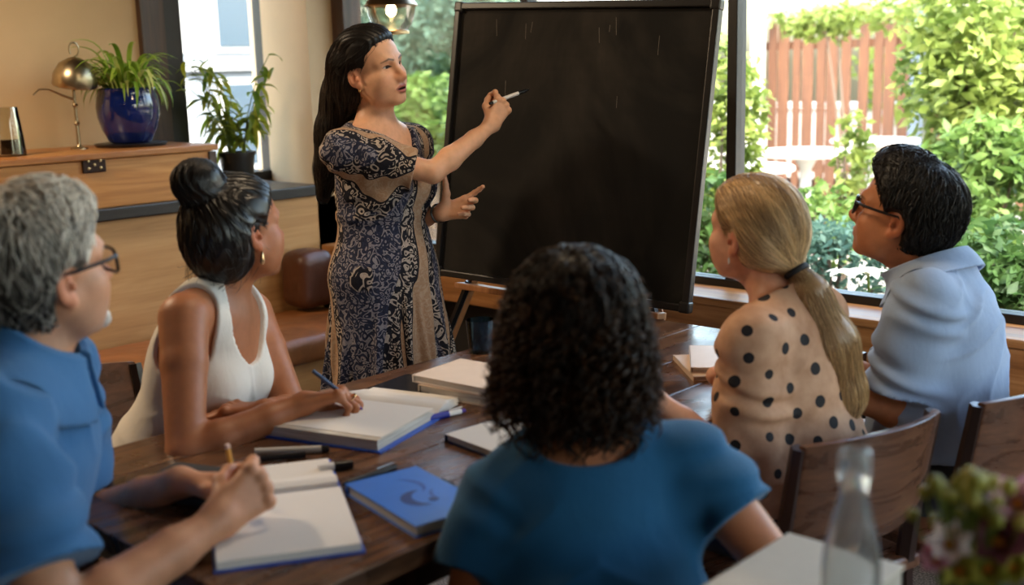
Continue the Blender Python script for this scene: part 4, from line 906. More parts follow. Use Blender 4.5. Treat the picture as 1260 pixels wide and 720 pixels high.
def person_grey():
    n = at(34, 452, 1.74); p = n-_rt*.15-_fh*.03; p = V3(p[0], p[1], .50)
    Q = Person(male=1, neck=n, pelvis=p, phi=100, shw=.185, ua=.30, fa=.27, arm_r=.96, girth=1.05,
               wr={'R': onz(268, 642, .785), 'L': onz(218, 594, .78)}, pole={'R': at(90, 800, 1.42), 'L': at(60, 700, 1.95)})
    Q.hands = {'R': dict(f=_rt*.50+_fh*.55+_Z*.33, n=-_rt*.62+_fh*.35-_Z*.42, s=_Z, sc=1.04, curl=[(52, 72, 40), (62, 78, 40), (68, 80, 42), (72, 80, 42)], thumb=((.7, .5, .5), (.8, .1, .55), (.8, -.3, .5))),
               'L': dict(f=_rt*.92+_fh*.15-_Z*.05, n=-_Z*.8-_fh*.35, s=-_fh, sc=1.0, curl=[(25, 40, 20), (30, 42, 22), (34, 44, 24), (38, 46, 24)], thumb=((.75, .6, .2), (.9, .3, .15), (.95, .1, .1)))}
    hf = unit(facing(146)+V3(0, 0, .12)); Q.H = Fr((0, 0, 0), hf, (0, 0, 1), .02, 1.05); Q.H.o = ear_origin(Q.H, 1, at(78, 353, 1.70))
    Q.head_opt = dict(male=1, nose=1.1, jaw=1.06, lip=(.42, .2, .15), brow=(.25, .22, .2), beard=(.62, .58, .54)); sit(Q)
    root = thing('person', 'grey-haired man in a blue shirt and dark glasses bent over an open notebook', 'person', (p[0], p[1], 0))
    Q.build_body(root, skin_mat('fair_skin'), srgb(200, 143, 110), hb=.003, handb=.0028)
    m = fabric('blue_shirt_fabric', srgb(58, 106, 154)); shirt(Q, root, m, 'shirt',   .74, (.080, .080, .083), amp=.0055, seed=3); collar(Q, root, m)
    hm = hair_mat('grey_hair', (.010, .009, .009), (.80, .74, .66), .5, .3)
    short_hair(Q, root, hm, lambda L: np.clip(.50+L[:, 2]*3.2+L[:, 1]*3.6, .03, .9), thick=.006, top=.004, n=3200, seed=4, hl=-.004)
    H = Q.H; cloth_obj(lambda P: (lambda L: (d_ell(L, (0, .0815, -.097), (.028, .0165, .018))+.0016*vnoise(L, 700, 5))*np.float32(H.s))(H.loc(P)), H.w(0, .086, -.098)-.05, H.w(0, .086, -.098)+.05, .003, 'goatee', plain('white_beard_hair', (.62, .58, .54), .8, var=.25, scale=300, bump=.6, bscale=500), root)
    glasses(Q.H, root, plain('black_frame', (.008, .008, .010), .3, var=0), glass('lens_glass', (.95, .96, .97), .35))
    finish_seated(Q, root, fabric('dark_blue_trousers', (.012, .016, .03)), plain('black_shoe', (.01, .01, .01), .4)); return Q, root
def person_curly():
    n = at(716, 556, 1.71); p = V3(n[0], n[1], .50)-_fh*.10+_rt*.01
    Q = Person(neck=n, pelvis=p, phi=184, shw=.165, ua=.27, fa=.245, girth=1.10, bust=1.0, arm_r=1.0,
               sh={'L': at(610, 622, 1.68), 'R': at(850, 570, 1.70)}, wr={'R': at(860, 800, 1.80), 'L': at(640, 830, 1.80)}, elx={'R': at(962, 706, 1.60), 'L': at(566, 790, 1.60)}, pole={}); Q.hands = {'L': dict(f=-_rt*.2+_fh*.9, n=-_Z, s=_rt, sc=.92, curl=[(15, 25, 15)]*4)} if False else {}
    Q.H = Fr(at(704, 402, 1.70), unit(facing(186)+V3(0, 0, .03)), (0, 0, 1), .02, .98); Q.head_opt = {}; sit(Q)
    root = thing('person', 'woman with curly dark brown bobbed hair and blue T-shirt, her back turned', 'person', (p[0], p[1], 0))
    Q.build_body(root, skin_mat('brown_skin'), srgb(176, 112, 76), hb=.0035, bb=.0075)
    m = fabric('teal_blue_jersey', srgb(28, 84, 122)); shirt(Q, root, m, 't_shirt', .50, (.066, .068, .072), amp=.0042, neckr=.018, seed=5, scoop=((0, -.10, Q.L+.02), (.082, .12, .036)))
    hm = hair_mat('curly_brown_hair', (.0025, .002, .0018), (.15, .062, .022), .5, .18); H = Q.H
    def hair(P):
        L = H.loc(P); d = d_ell(L, (0, -.022, .030), (.106, .118, .102)); d = smin(d, d_ell(L, (0, -.035, -.060), (.116, .100, .085)), .06)
        d = smax(d, -d_ell(L, (0, .125, -.04), (.075, .085, .11)), .02); return d+.004*vnoise(L, 150, 3)
    hb, hv = hair_base(hair, H.o-.2, H.o+.2, .005, 'hair', hm, root, .0)
    r = np.random.RandomState(11); N = 1100; M = 30; st = pick(hv, N, 12); L = H.loc(st.astype(np.float32)).astype(float); t = np.linspace(0, 1, M)[None, :, None]
    out = L-np.array([0, -.03, -.02]); out /= np.linalg.norm(out, axis=1, keepdims=True); ln = np.clip(.055+(L[:, 2]+.11)*.30, .05, .12)*r.uniform(.6, 1.35, N)
    dirn = out*np.array([1, 1, .5])*.55+np.array([0, 0, -1.0]); path = L[:, None]-out[:, None]*.004+(out[:, None]*(.26*t)+np.array([0, 0, -1.])*t**1.2*.9)*ln[:, None, None]
    u = np.cross(dirn, r.normal(size=(N, 3))); u /= np.linalg.norm(u, axis=1, keepdims=True); w = np.cross(dirn, u); w /= np.linalg.norm(w, axis=1, keepdims=True)
    ph = r.uniform(0, 6.28, (N, 1, 1))+t*ln[:, None, None]*r.uniform(110, 260, (N, 1, 1)); hr = (r.uniform(.004, .0125, (N, 1, 1)))*np.minimum(1, t*3)
    path = path+hr*(u[:, None]*np.cos(ph)+w[:, None]*np.sin(ph)); W = H.o+(path*H.s)@H.M.T
    strands(W, .0022, .0009, root.location, 'curls', hm, hb, tones=np.clip(r.uniform(0, .22, N)+.30*(np.abs(L[:, 0])/.115)**4, 0, 1), n=4, seed=3, rmid=.0026)  # tone rises towards the sides, painting rim light into the curls
    st = pick(hv, 1300, 21, H.loc(hv.astype(np.float32))[:, 2] > -.02); cr = H.w(.0, -.02, .13).astype(np.float32); strands(comb(hair, st, lambda P: (P-cr)*6+np.array([0, 0, -.6], np.float32)+.25*np.stack([np.sin(P[:, 2]*260), np.cos(P[:, 2]*260), 0*P[:, 2]], 1), 12, .008, .003, .25, 22, .8), .0016, .0008, root.location, 'hair_locks', hm, hb, tones=r.uniform(0, .2, len(st)), seed=9)
    fr = hv[r.choice(len(hv), 700)]; L = H.loc(fr.astype(np.float32)).astype(float); N = len(L); out = L-np.array([0, -.03, -.02]); out /= np.linalg.norm(out, axis=1, keepdims=True); M = 16; t = np.linspace(0, 1, M)[None, :, None]
    ph = r.uniform(0, 6.28, (N, 1, 1))+t*r.uniform(6, 16, (N, 1, 1)); u = r.normal(size=(N, 1, 3)); w = r.normal(size=(N, 1, 3)); path = L[:, None]+(out[:, None]*.45+np.array([0, 0, -.55]))*t*r.uniform(.03, .07, (N, 1, 1))+.004*t*(u*np.cos(ph)+w*np.sin(ph))
    strands(H.o+(path*H.s)@H.M.T, .0007, .0003, root.location, 'frizz', hm, hb, tones=r.uniform(.4, 1, N), seed=5)  # frizz toned lighter to imitate light glowing through the outer hair
    finish_seated(Q, root, fabric('denim_navy', (.012, .02, .05)), plain('canvas_shoe', (.5, .5, .5), .7)); return Q, root
def dots_mat():
    t = NT('polka_dot_fabric'); t.bsdf(.7, 0, .25); a = t.n('ShaderNodeAttribute', attribute_name='dot'); v = t.coord(); n = t.noise(v, 25, 3)
    base = t.ramp(n, [(.3, srgb(172, 128, 98)), (.7, srgb(200, 158, 128))]); f = t.ramp(a.outputs['Fac'], [(.0, (1, 1, 1)), (.485, (1, 1, 1)), (.515, (0, 0, 0)), (1, (0, 0, 0))])
    t.col(t.mix(f, base, (.012, .010, .012))); t.bump(t.noise(v, 60, 4, .6), .25, .003); return t.m
def dot_attr(v, sp=.052, rad=.0115, seed=4):
    r = np.random.RandomState(seed); order = r.permutation(len(v)); c = []
    for i in order:
        if all(((v[i]-q)**2).sum() > sp*sp for q in c): c.append(v[i])
        if len(c) > 260: break
    c = np.array(c); d = np.full(len(v), 9.0)
    for q, k in zip(c, r.uniform(.85, 1.15, len(c))): d = np.minimum(d, np.linalg.norm(v-q, axis=1)/k)
    return np.clip(.5+(d-rad)*40, 0, 1)
def person_blonde():
    n = at(962, 378, 2.32); f0 = facing(-130); p = V3(*(n-f0*.07)[:2], .49)
    Q = Person(neck=n, pelvis=p, phi=-128, shw=.158, ua=.265, fa=.24, girth=1.0, bust=.95, arm_r=.92,
               wr={'L': onz(805, 490, .785), 'R': onz(880, 462, .79)}, pole={'L': at(960, 680, 2.15), 'R': at(1060, 560, 2.6)})
    Q.hands = {'L': dict(f=-_rt*.8+_fh*.5, n=-_Z, s=_fh, sc=.9, curl=[(15, 25, 15)]*4)}
    Q.H = Fr((0, 0, 0), unit(facing(-143)+V3(0, 0, .08)), (0, 0, 1), -.03, .965); Q.H.o = ear_origin(Q.H, -1, at(904, 297, 2.31)); H = Q.H
    Q.head_opt = dict(nose=.9, lip=(.45, .18, .15), brow=(.2, .12, .06)); sit(Q)
    root = thing('person', 'blonde woman with a low ponytail in a beige polka dot blouse', 'person', (p[0], p[1], 0))
    Q.build_body(root, skin_mat('light_skin'), srgb(214, 158, 128), hb=.003, handb=.003)
    shirt(Q, root, dots_mat(), 'blouse', 1.0, (.064, .066, .072), g=.016, hem=-.06, amp=.0055, h=.005, seed=7, neckr=.012, low=(.175, .14), attrs={'dot': dot_attr}, cuff={'L': .30, 'R': .3})
    hm = hair_mat('blonde_hair', (.14, .062, .020), (.90, .62, .32), .4, .45); tie = H.w(.004, -.110, -.058)
    c = [tie, tie+(-H.f*.03-_Z*.05)+_rt*.012, tie+_rt*.05-_Z*.15-H.f*.035, tie+_rt*.085-_Z*.26-H.f*.02, tie+_rt*.105-_Z*.345+H.f*.0]
    def cap(P):
        L = H.loc(P); Aa = L.copy(); Aa[:, 0] = np.abs(Aa[:, 0]); face = hairline(L, -.004); earc = d_ell(Aa, (.088, .004, -.034), (.03, .028, .048)); d = hair_cap(L, .013, [face, earc*1.3], .03); d = smin(d, smax(d_ell(L, (0, -.060, -.012), (.066, .058, .062)), .004-earc, .008), .04); d = smax(d, -d_ell(L, (0, -.03, -.125), (.1, .07, .06)), .01)
        d = smin(d*.95, d_sph(P, tie, .020), .03); return d+.0005*np.sin(L[:, 0]*300+L[:, 2]*160+6*np.sin(L[:, 1]*20))
    def tail(P): return d_chain(P, c, [.018, .032, .050, .050, .020], .03)
    hb, hv = hair_base(cap, H.o-.18, H.o+.18, .004, 'hair', hm, root, .25); ca = np.array(c); tb, tv = hair_base(tail, ca.min(0)-.06, ca.max(0)+.06, .005, 'ponytail', hm, root, .2)
    def flow(P): a = tie.astype(np.float32)-P; return a/np.maximum(np.linalg.norm(a, axis=1, keepdims=True), .01)
    r = np.random.RandomState(2); st = pick(hv, 3400, 1); L = H.loc(st.astype(np.float32)); tn = np.clip(.55+.3*np.sin(L[:, 0]*140+L[:, 2]*70+3*np.sin(L[:, 2]*30))+r.normal(0, .15, len(st)), 0, 1)
    pa = comb(cap, st, flow, 13, .012, .0012, .06, 2); strands(pa, .0002, .0009, root.location, 'hair_locks', hm, hb, tones=tn, seed=3, rmid=.0009)
    def fl2(P):
        i = np.clip(np.argmin(np.linalg.norm(P[:, None]-ca[None].astype(np.float32), axis=2), 1), 0, len(c)-2); b = ca[i+1]-ca[i]; return (b/np.linalg.norm(b, axis=1, keepdims=True)).astype(np.float32)
    st = pick(tv, 1700, 5); strands(comb(tail, st, fl2, 15, .012, .0022, .10, 6, .6), .0008, .0004, root.location, 'hair_locks', hm, tb, seed=8, tones=np.clip(r.normal(.6, .25, 1700), 0, 1))
    mb = MB(); ax = unit(c[1]-c[0]); u = unit(np.cross(ax, H.u)); v = np.cross(ax, u); mb.tube([tie+ax*.012+(u*math.cos(t)+v*math.sin(t))*.021 for t in np.linspace(0, 2*math.pi, 20, endpoint=False)], .0075, 8, closed=True)
    mb.obj('hair_tie', plain('black_elastic', (.008, .008, .010), .7), root, True, off=root.location)
    mb = MB(); e = H.w(-.079, -.004, -.060); mb.tube([e+V3(0, 0, .012), e+V3(0, 0, .004), e-V3(0, 0, .002)], [.001, .0025, .0015], 8); mb.obj('earring', plain('pearl', (.8, .75, .68), .2, var=0), root, True, off=root.location)
    finish_seated(Q, root, fabric('blue_jeans', (.010, .018, .055)), plain('tan_shoe', (.2, .12, .07), .5)); return Q, root
def person_right():
    n = at(1160, 350, 2.60); f0 = facing(-125); p = V3(-1.0, 2.52, .50)
    Q = Person(male=1, neck=n, pelvis=p, phi=-124, shw=.180, ua=.295, fa=.265, girth=1.02, arm_r=.92,
               wr={'L': onz(985, 440, .79), 'R': onz(1000, 430, .785)}, elx={'L': at(1101, 506, 2.46)}, pole={'R': at(1180, 600, 2.9)})
    Q.hands = {'L': dict(f=-_rt*.85+_fh*.4, n=-_Z, s=_fh, sc=1.0, curl=[(15, 25, 15)]*4)}
    Q.H = Fr((0, 0, 0), unit(facing(-126)+V3(0, 0, .27)), (0, 0, 1), .0, 1.04); Q.H.o = ear_origin(Q.H, -1, at(1105, 277, 2.55))
    Q.head_opt = dict(male=1, nose=.95, jaw=1.05, lip=(.3, .12, .09), brow=(.02, .015, .012)); sit(Q)
    root = thing('person', 'black-haired man with glasses in a pale blue-grey shirt by the window', 'person', (p[0], p[1], 0))
    Q.build_body(root, skin_mat('tan_skin'), srgb(178, 116, 78), hb=.003, handb=.003)
    m = fabric('pale_blue_shirt_fabric', srgb(142, 160, 188), var=.05); shirt(Q, root, m, 'shirt', .80, (.076, .078, .084), amp=.0062, seed=9, hem=-.05); collar(Q, root, m)
    hm = hair_mat('short_black_hair', (.004, .0035, .0035), (.032, .025, .020), .45, .3)
    short_hair(Q, root, hm, lambda L: np.clip(.12+L[:, 2]*2.2+L[:, 1]*1.5, .0, .6), back=-.062, thick=.007, top=.010, n=4400, seed=6, side=.5)
    glasses(Q.H, root, bpy.data.materials.get('black_frame') or plain('black_frame', (.008, .008, .010), .3, var=0), bpy.data.materials.get('lens_glass') or glass('lens_glass', (.95, .96, .97), .35), False, .025, .020)
    finish_seated(Q, root, fabric('black_trousers', (.008, .008, .010)), plain('dark_shoe', (.012, .01, .01), .4)); return Q, root
PEOPLE = {'presenter': person_presenter(), 'bun': person_bun(), 'grey': person_grey(), 'curly': person_curly(), 'blonde': person_blonde(), 'right': person_right()}
# ------------------------------------------------------------------ chairs in place
def place_chair(c, pos, f): c.location = (pos[0], pos[1], 0); c.rotation_euler = (0, 0, math.atan2(-f[0], f[1]))
chair0 = make_chair('mahogany chair with curved backrest behind the polka dot blouse', 'dining chairs around the table')
def seat_of(Q, back=.0): f = facing(Q.phi); return (Q.pelvis-f*back, f)
_pE = PEOPLE['blonde'][0]; place_chair(chair0, (-1.150, 2.030), unit([-.967, .255]))
_pF = PEOPLE['right'][0]; _pB = PEOPLE['bun'][0]; _pC = PEOPLE['grey'][0]; _pD = PEOPLE['curly'][0]
for Q, lab, f, bk in ((_pF, 'mahogany chair with curved backrest behind the pale blue shirt', unit([-.97, .20, 0]), .02), (_pB, 'mahogany chair with dark back post behind the white sleeveless top', facing(62), .03),
                      (_pC, 'mahogany chair under the man in the blue shirt', facing(100), .02), (_pD, 'mahogany chair under the woman in the blue T-shirt', facing(184), .02)):
    c = copy_tree(chair0); c['label'] = lab; place_chair(c, (-1.015, 2.475) if Q is _pF else Q.pelvis-f*bk, f)
# ------------------------------------------------------------------ books, notebooks, pens
def paper_mat(name, c=(.74, .70, .66), lines=True):
    t = NT(name); t.bsdf(.8, 0, .2); v = t.coord()
    if lines:
        s = t.n('ShaderNodeSeparateXYZ'); t.l(v, s.inputs[0]); m = t.math('MODULO', t.math('ADD', s.outputs[1], 10.0), .0085); ln = t.math('LESS_THAN', m, .0008)
        t.col(t.mix(t.math('MULTIPLY', ln, .35), t.mix(t.noise(v, 8, 3), tuple(x*.96 for x in c), c), (.42, .45, .55)))
    else: t.col(t.mix(t.noise(v, 12, 3), tuple(x*.93 for x in c), c))
    return t.m
def edge_mat():
    t = NT('page_edges'); t.bsdf(.85, 0, .2); n = t.noise(t.coord('Object', (1, 1, 60)), 12, 2); t.col(t.ramp(n, [(.35, (.42, .37, .31)), (.65, (.70, .65, .58))])); return t.m
PAPER = paper_mat('ruled_paper'); PLAINP = paper_mat('plain_paper', lines=False); EDGE = edge_mat(); BLUEC = plain('blue_cover', srgb(28, 78, 178), .4, var=.06); NAVY = plain('navy_cover', srgb(26, 44, 92), .45, var=.06)
def closed_book(name, label, cat, loc, rz, w, h, t, cover, group=None, tilt=0.0, pages=None, ct=.0022):
    b = thing(name, label, cat, loc, rz, group); b.rotation_euler[0] = tilt
    m = MB(); m.box((.001, 0, t/2), (w-.008, h-.008, t-2*ct)); m.obj('pages', pages or EDGE, b)
    m = MB(); m.box((0, 0, ct/2), (w, h, ct)); m.obj('back_cover', cover, b, bevel=.0008)
    m = MB(); m.box((0, 0, t-ct/2), (w, h, ct)); fc = m.obj('front_cover', cover, b, bevel=.0008)
    m = MB(); m.box((-w/2+.001, 0, t/2), (.002, h, t)); m.obj('spine', cover, b); return b, fc
def loc_of(*px, z=TZ):
    p = np.mean([onz(a, b, z) for a, b in px], 0); return (p[0], p[1], z)
def ang(a, b, z=TZ): d = onz(*b, z)-onz(*a, z); return math.atan2(d[1], d[0])
# open notebook in front of the grey-haired man
o1 = thing('notebook', 'open ruled notebook with a blue cover lying before the grey-haired man', 'notebook', (-1.503, 1.033, TZ), math.atan2(.85, .52))
def curved_block(w, y0, y1, zb, prof, name, mat, parent, nx=2, ny=14):
    mb = MB(); vs = []; 
    for s in (0, 1):
        for j in range(ny+1):
            u = j/ny; y = y0+(y1-y0)*u
            for i in range(nx+1): vs.append((-w/2+w*i/nx, y, (zb+prof(u)) if s else zb))
    m = (nx+1)*(ny+1); fs = []
    for j in range(ny):
        for i in range(nx): a = j*(nx+1)+i; fs += [(a, a+nx+1, a+nx+2, a+1), (m+a, m+a+1, m+a+nx+2, m+a+nx+1)]
    for i in range(nx): fs += [(i, i+1, m+i+1, m+i), (ny*(nx+1)+i, m+ny*(nx+1)+i, m+ny*(nx+1)+i+1, ny*(nx+1)+i+1)]
    for j in range(ny): a = j*(nx+1); b = a+nx; fs += [(a, m+a, m+a+nx+1, a+nx+1), (b, b+nx+1, m+b+nx+1, m+b)]
    mb.add(vs, fs); return mb.obj(name, mat, parent, True)
mb = MB(); mb.box((0, 0, .0015), (.222, .436, .003)); mb.obj('cover', BLUEC, o1, bevel=.001)
curved_block(.212, -.212, .062, .003, lambda u: .012+.003*math.sin(u*3.1)-.010*max(0, u-.9)/.1, 'page_block', PAPER, o1)
curved_block(.212, .066, .212, .003, lambda u: .004+.012*math.exp(-((u-.12)/.16)**2), 'page_block', PAPER, o1)
# thick notebook under the writing hand
o2 = thing('notebook', 'thick open notebook with blue cover under the writing hand', 'notebook', (-1.752, 1.405, TZ), math.radians(17))
mb = MB(); mb.box((.0, 0, .002), (.275, .255, .004)); mb.obj('cover', BLUEC, o2, bevel=.001)
curved_block(.255, -.122, .105, .004, lambda u: .020-.014*max(0, (u-.86)/.14), 'page_block', EDGE, o2)
mb = MB(); mb.box((0, -.004, .0245), (.250, .20, .0008)); mb.obj('top_page', PAPER, o2)
for i in range(4): curved_block(.25-.01*i, .105,   .205+.010*i, .003+.0016*i, lambda u, i=i: .0008+.016*math.sin(min(1, u*1.15)*3.1)*(1-.12*i), 'loose_page', PLAINP, o2)
mb = MB(); mb.box((0, 0, .004), (.15, .21, .008)); tab = mb.obj('tablet', plain('black_tablet_glass', (.010, .010, .012), .12, var=0), None, bevel=.003); p = onz(486, 486, TZ); tab.location = (p[0]-.005, p[1]+.03, TZ); tab.rotation_euler = (0, 0, math.radians(8)); tag(tab, 'thin black tablet lying beside the thick notebook', 'tablet')
# blue book with crescent emblem
b3, fc = closed_book('book', 'closed bright blue book with a crescent emblem on its cover', 'book', (-1.342, 1.192, TZ), math.radians(-12), .235, .140, .020, plain('cobalt_cover', srgb(52, 112, 205), .38, var=.04), pages=EDGE)
em = plain('emblem_navy', srgb(26, 52, 120), .4, var=0)
def arc_band(cx, cy, r0, a0, a1, wfun, n=20):
    mb = MB(); vs = []; fs = []
    for i in range(n+1):
        u = i/n; a = math.radians(a0+(a1-a0)*u); w = wfun(u)
        for rr in (r0-w, r0+w): vs.append((cx+rr*math.cos(a), cy+rr*math.sin(a), 0))
    mb.add(vs+[(x, y, -.0004) for x, y, z in vs], [(2*i, 2*i+1, 2*i+3, 2*i+2) for i in range(n)]); return mb
ez_ = .0204
for nm, mbx in (('crescent', arc_band(.022, .008, .034, 175, 345, lambda u: .0095*math.sin(u*math.pi)**.8+.0004)), ('swoosh', arc_band(-.036, -.016, .046, 150, 40, lambda u: .0042*math.sin(u*math.pi)+.0005)), ('wing', arc_band(.030, .058, .040, 215, 290, lambda u: .0028*math.sin(u*math.pi)+.0004))):
    e = mbx.obj(nm, em if nm == 'crescent' else plain('emblem_mid_blue', srgb(34, 78, 168), .4, var=0), fc); e.location = (0, 0, ez_)
mb = MB(); mb.lathe([(0, .0002), (.0085, .0002), (.0085, -.0003)], (.038, .012, ez_), 18); mb.obj('emblem_dot', em, fc)
# other books
P0, P1 = onz(508, 462, TZ+.04), onz(592, 478, TZ+.04); d = unit(P1-P0); a = math.atan2(d[1], d[0]); nrm = V3(-d[1], d[0], 0); TAN = plain('tan_paper_cover', srgb(205, 180, 158), .6, var=.05); PALE = plain('pale_paper_cover', srgb(222, 205, 192), .55, var=.04)
c = P0+d*.115+nrm*.085
closed_book('book', 'tan covered book at the bottom of the stack by the drinking glass', 'book', (c[0]+.012, c[1]-.004, TZ), a+.04, .22, .165, .024, TAN, 'stacked books')
closed_book('book', 'pale pink covered book on top of the stack by the drinking glass', 'book', (c[0], c[1], TZ+.0245), a, .235, .17, .017, PALE, 'stacked books')
closed_book('notebook', 'white notepad with navy back cover beside the curly hair', 'notebook', (-1.435, 1.515, TZ), math.radians(-6), .20, .15, .016, NAVY)[1].data.materials[0] = PLAINP
closed_book('notebook', 'pale notebook at the bottom of the pile beside the polka dot sleeve', 'notebook', (-1.425, 2.22, TZ), math.radians(48), .15, .20, .012, TAN, 'notebooks by the polka dot blouse')
closed_book('notebook', 'grey-white notebook on top of the pile beside the polka dot sleeve', 'notebook', (-1.42, 2.245, TZ+.0125), math.radians(35), .15, .21, .014, PALE, 'notebooks by the polka dot blouse')
# pens
def pen(name, label, a, b, r, segs, cat='pen', group=None, clip=None):
    """segs: (from, to, radius factor, material, part name) along the pen"""
    a = np.asarray(a, float); b = np.asarray(b, float); t = thing(name, label, cat, a, 0, group)
    for u, v, k0, k1, m, nm in segs:
        mb = MB(); mb.tube([(b-a)*u, (b-a)*(u+(v-u)*.5), (b-a)*v], [r*k0, r*(k0+k1)/2, r*k1], 10); mb.obj(nm, m, t, True)
    if clip:
        ax = unit(b-a); sd = unit(np.cross(ax, np.cross(_Z, ax))+_Z*.01); mb = MB(); mb.tube([(b-a)*clip[0]+sd*r*1.3, (b-a)*clip[1]+sd*r*1.5], r*.25, 6); mb.obj('clip', clip[2], t, True)
    return t
INK = plain('black_plastic', (.008, .008, .010), .3, var=0); WHT = plain('white_plastic', (.75, .72, .70), .3, var=0); PBLU = plain('blue_rubber', srgb(34, 44, 150), .45, var=0); PRED = plain('red_plastic', srgb(190, 50, 40), .35, var=0); YEL = plain('yellow_pencil_paint', srgb(214, 150, 62), .4, var=.05); PURP = plain('violet_plastic', srgb(70, 40, 140), .35, var=0); CLR = plain('clear_grey_plastic', (.5, .47, .43), .2, var=.05); STEEL = plain('steel_tip', (.6, .6, .62), .25, 1.0, var=0)
zp = TZ+.0065
pen('pen', 'white ballpoint with red barrel and blue grip beside the thick notebook', onz(497, 522, zp), onz(572, 505, zp), .0062, [(0, .07, .35, .9, PURP, 'tip'), (.07, .36, .9, 1, PRED, 'barrel'), (.36, .72, 1.15, 1.15, PBLU, 'grip'), (.72, .93, 1, 1, WHT, 'barrel'), (.93, 1, .7, .7, PURP, 'button')], clip=(.74, .95, WHT))
pen('pen', 'black pen lying behind the bright blue book', onz(420, 597, zp), onz(487, 574, zp), .0058, [(0, .1, .3, 1, INK, 'tip'), (.1, 1, 1, 1, INK, 'barrel')], clip=(.65, .95, STEEL))
pen('pen', 'clear white pen lying above the open ruled notebook', onz(314, 556, zp+.001), onz(405, 552, zp+.001), .0068, [(0, .9, 1, 1, CLR, 'barrel'), (.9, 1, 1.05, .9, INK, 'end_cap')])
pen('pen', 'slim black pen at the top edge of the open ruled notebook', onz(300, 567, zp), onz(376, 559, zp), .0055, [(0, .12, .3, 1, INK, 'tip'), (.12, 1, 1, 1, INK, 'barrel')])
pen('marker', 'thick marker with black cap sticking out behind the ruled notebook', onz(392, 577, zp+.002), onz(434, 571, zp+.002), .0085, [(0, .45, 1, 1, WHT, 'barrel'), (.45, 1, 1.05, .95, INK, 'cap')], 'marker')
pen('pen', 'short dark pen peeking out beyond the bright blue book', onz(541, 592, zp), onz(577, 610, zp), .0052, [(0, 1, 1, 1, INK, 'barrel'), ], clip=(.1, .5, INK))
tip = onz(446, 504, TZ+.027); q = at(391, 461, float((tip-CAMP)@_fh)-.03); top = tip+unit(q-tip)*.135
pen('pen', 'dark blue pen held in the writing hand over the thick notebook', tip, top, .0046, [(0, .1, .25, .9, PURP, 'tip'), (.1, 1, 1, .95, plain('ink_blue_plastic', srgb(24, 44, 84), .35, var=0), 'barrel')])
tip = onz(291, 612, TZ+.016); q = at(279.5, 547, float((tip-CAMP)@_fh)-.005); top = tip+unit(q-tip)*.150
pen('pencil', 'yellow pencil held upright in the clasped hands over the ruled notebook', tip, q, .0040, [(0, .12, .15, 1, plain('bare_wood', (.6, .42, .25), .6), 'point'), (.12, .93, 1, 1, YEL, 'barrel'), (.93, 1, 1, 1, plain('eraser_pink', (.75, .5, .42), .7, var=0), 'eraser')], 'pencil')
A_, _ = PEOPLE['presenter']; a = at(602.5, 127.5, 3.335); b = at(651, 110, 3.42)
pen('marker', 'white marker with black tip in the raised hand before the blackboard', b, a, .0056, [(0, .10, .4, .6, INK, 'nib'), (.10, .28, 1, 1, INK, 'cap'), (.28, .93, 1, 1, WHT, 'barrel'), (.93, 1, .9, .8, INK, 'end')], 'marker')
# pouch, tumbler
def fnp(P):
    c = np.array([-1.645, .985, TZ+.022], np.float32); L = (P-c)@rotz(.35).astype(np.float32); q = np.abs(L)-np.array([.085, .035, .010], np.float32); return np.linalg.norm(np.maximum(q, 0), axis=1)+np.minimum(q.max(1), 0)-.012+.001*vnoise(P, 60, 1)
po = thing('pencil_case', 'soft black zipped pencil case under the forearms of the blue-shirted man', 'pencil case', (-1.645, .985, TZ)); v, f = net(fnp, (-1.78, .88, TZ-.01), (-1.5, 1.09, TZ+.07), .005); mesh_obj('case', np_mesh('case', v, f, po.location), plain('black_cloth', (.010, .010, .012), .8), po)
zz = MB(); R_ = rotz(.35); zz.tube([R_@np.array([x, -.012, .0448]) for x in np.linspace(-.08, .08, 12)], .0016, 6); zz.obj('zipper', STEEL, po, True)
gl = thing('drinking_glass', 'blue tinted drinking glass beside the stack of books', 'glass', (*onz(592, 433, TZ)[:2], TZ)); mb = MB(); mb.lathe([(0, .0), (.030, .0), (.037, .085), (.0345, .085), (.028, .008), (0, .008)], n=28); mb.obj('tumbler', glass('blue_glass', (.45, .68, .80), 1.4), gl, True)
mb = MB(); mb.lathe([(0, .0085), (.0278, .0085), (.0305, .035), (0, .035)], n=28); mb.obj('water', glass('water', (.75, .85, .9), .8), gl, True)
# foreground: book, bottle, flowers
PB = plain('kraft_grey_cover', srgb(186, 174, 158), .75, var=.04, bump=.1); closed_book('book', 'large pale grey book on the dark cafe table', 'book', (-.662, 1.243, .75), math.radians(0), .170, .232, .048, PB, pages=plain('grey_page_edges', srgb(165, 155, 142), .8), ct=.004)
def clear_glass(name, col=(.96, .98, .98)):
    t = NT(name); b = t.bsdf(.02, 0, .5); b.inputs['Transmission Weight'].default_value = .88; b.inputs['IOR'].default_value = 1.45; b.inputs['Roughness'].default_value = .05; t.col(col); return t.m
bt = thing('glass_bottle', 'clear glass bottle with a rounded rim on the dark cafe table', 'bottle', (-.522, 1.088, .75)); z1 = float(at(1043, 553, 1.15)[2])-.75
s = z1/.30; mb = MB(); prof = [(0, .004), (.026, .0), (.031, .006), (.0315, .10), (.0315, .165), (.029, .19), (.021, .222), (.0155, .245), (.0145, .262), (.0165, .266), (.0178, .272), (.0178, .290), (.0160, .298), (.0120, .300), (.0112, .296), (.0112, .262), (.0125, .245), (.018, .22), (.026, .188), (.0285, .165), (.0285, .012), (.02, .009), (0, .010)]
mb.lathe([(r, z*s) for r, z in prof], n=40); mb.obj('bottle_glass', clear_glass('bottle_glass_clear'), bt, True)
rng = random.Random(4)
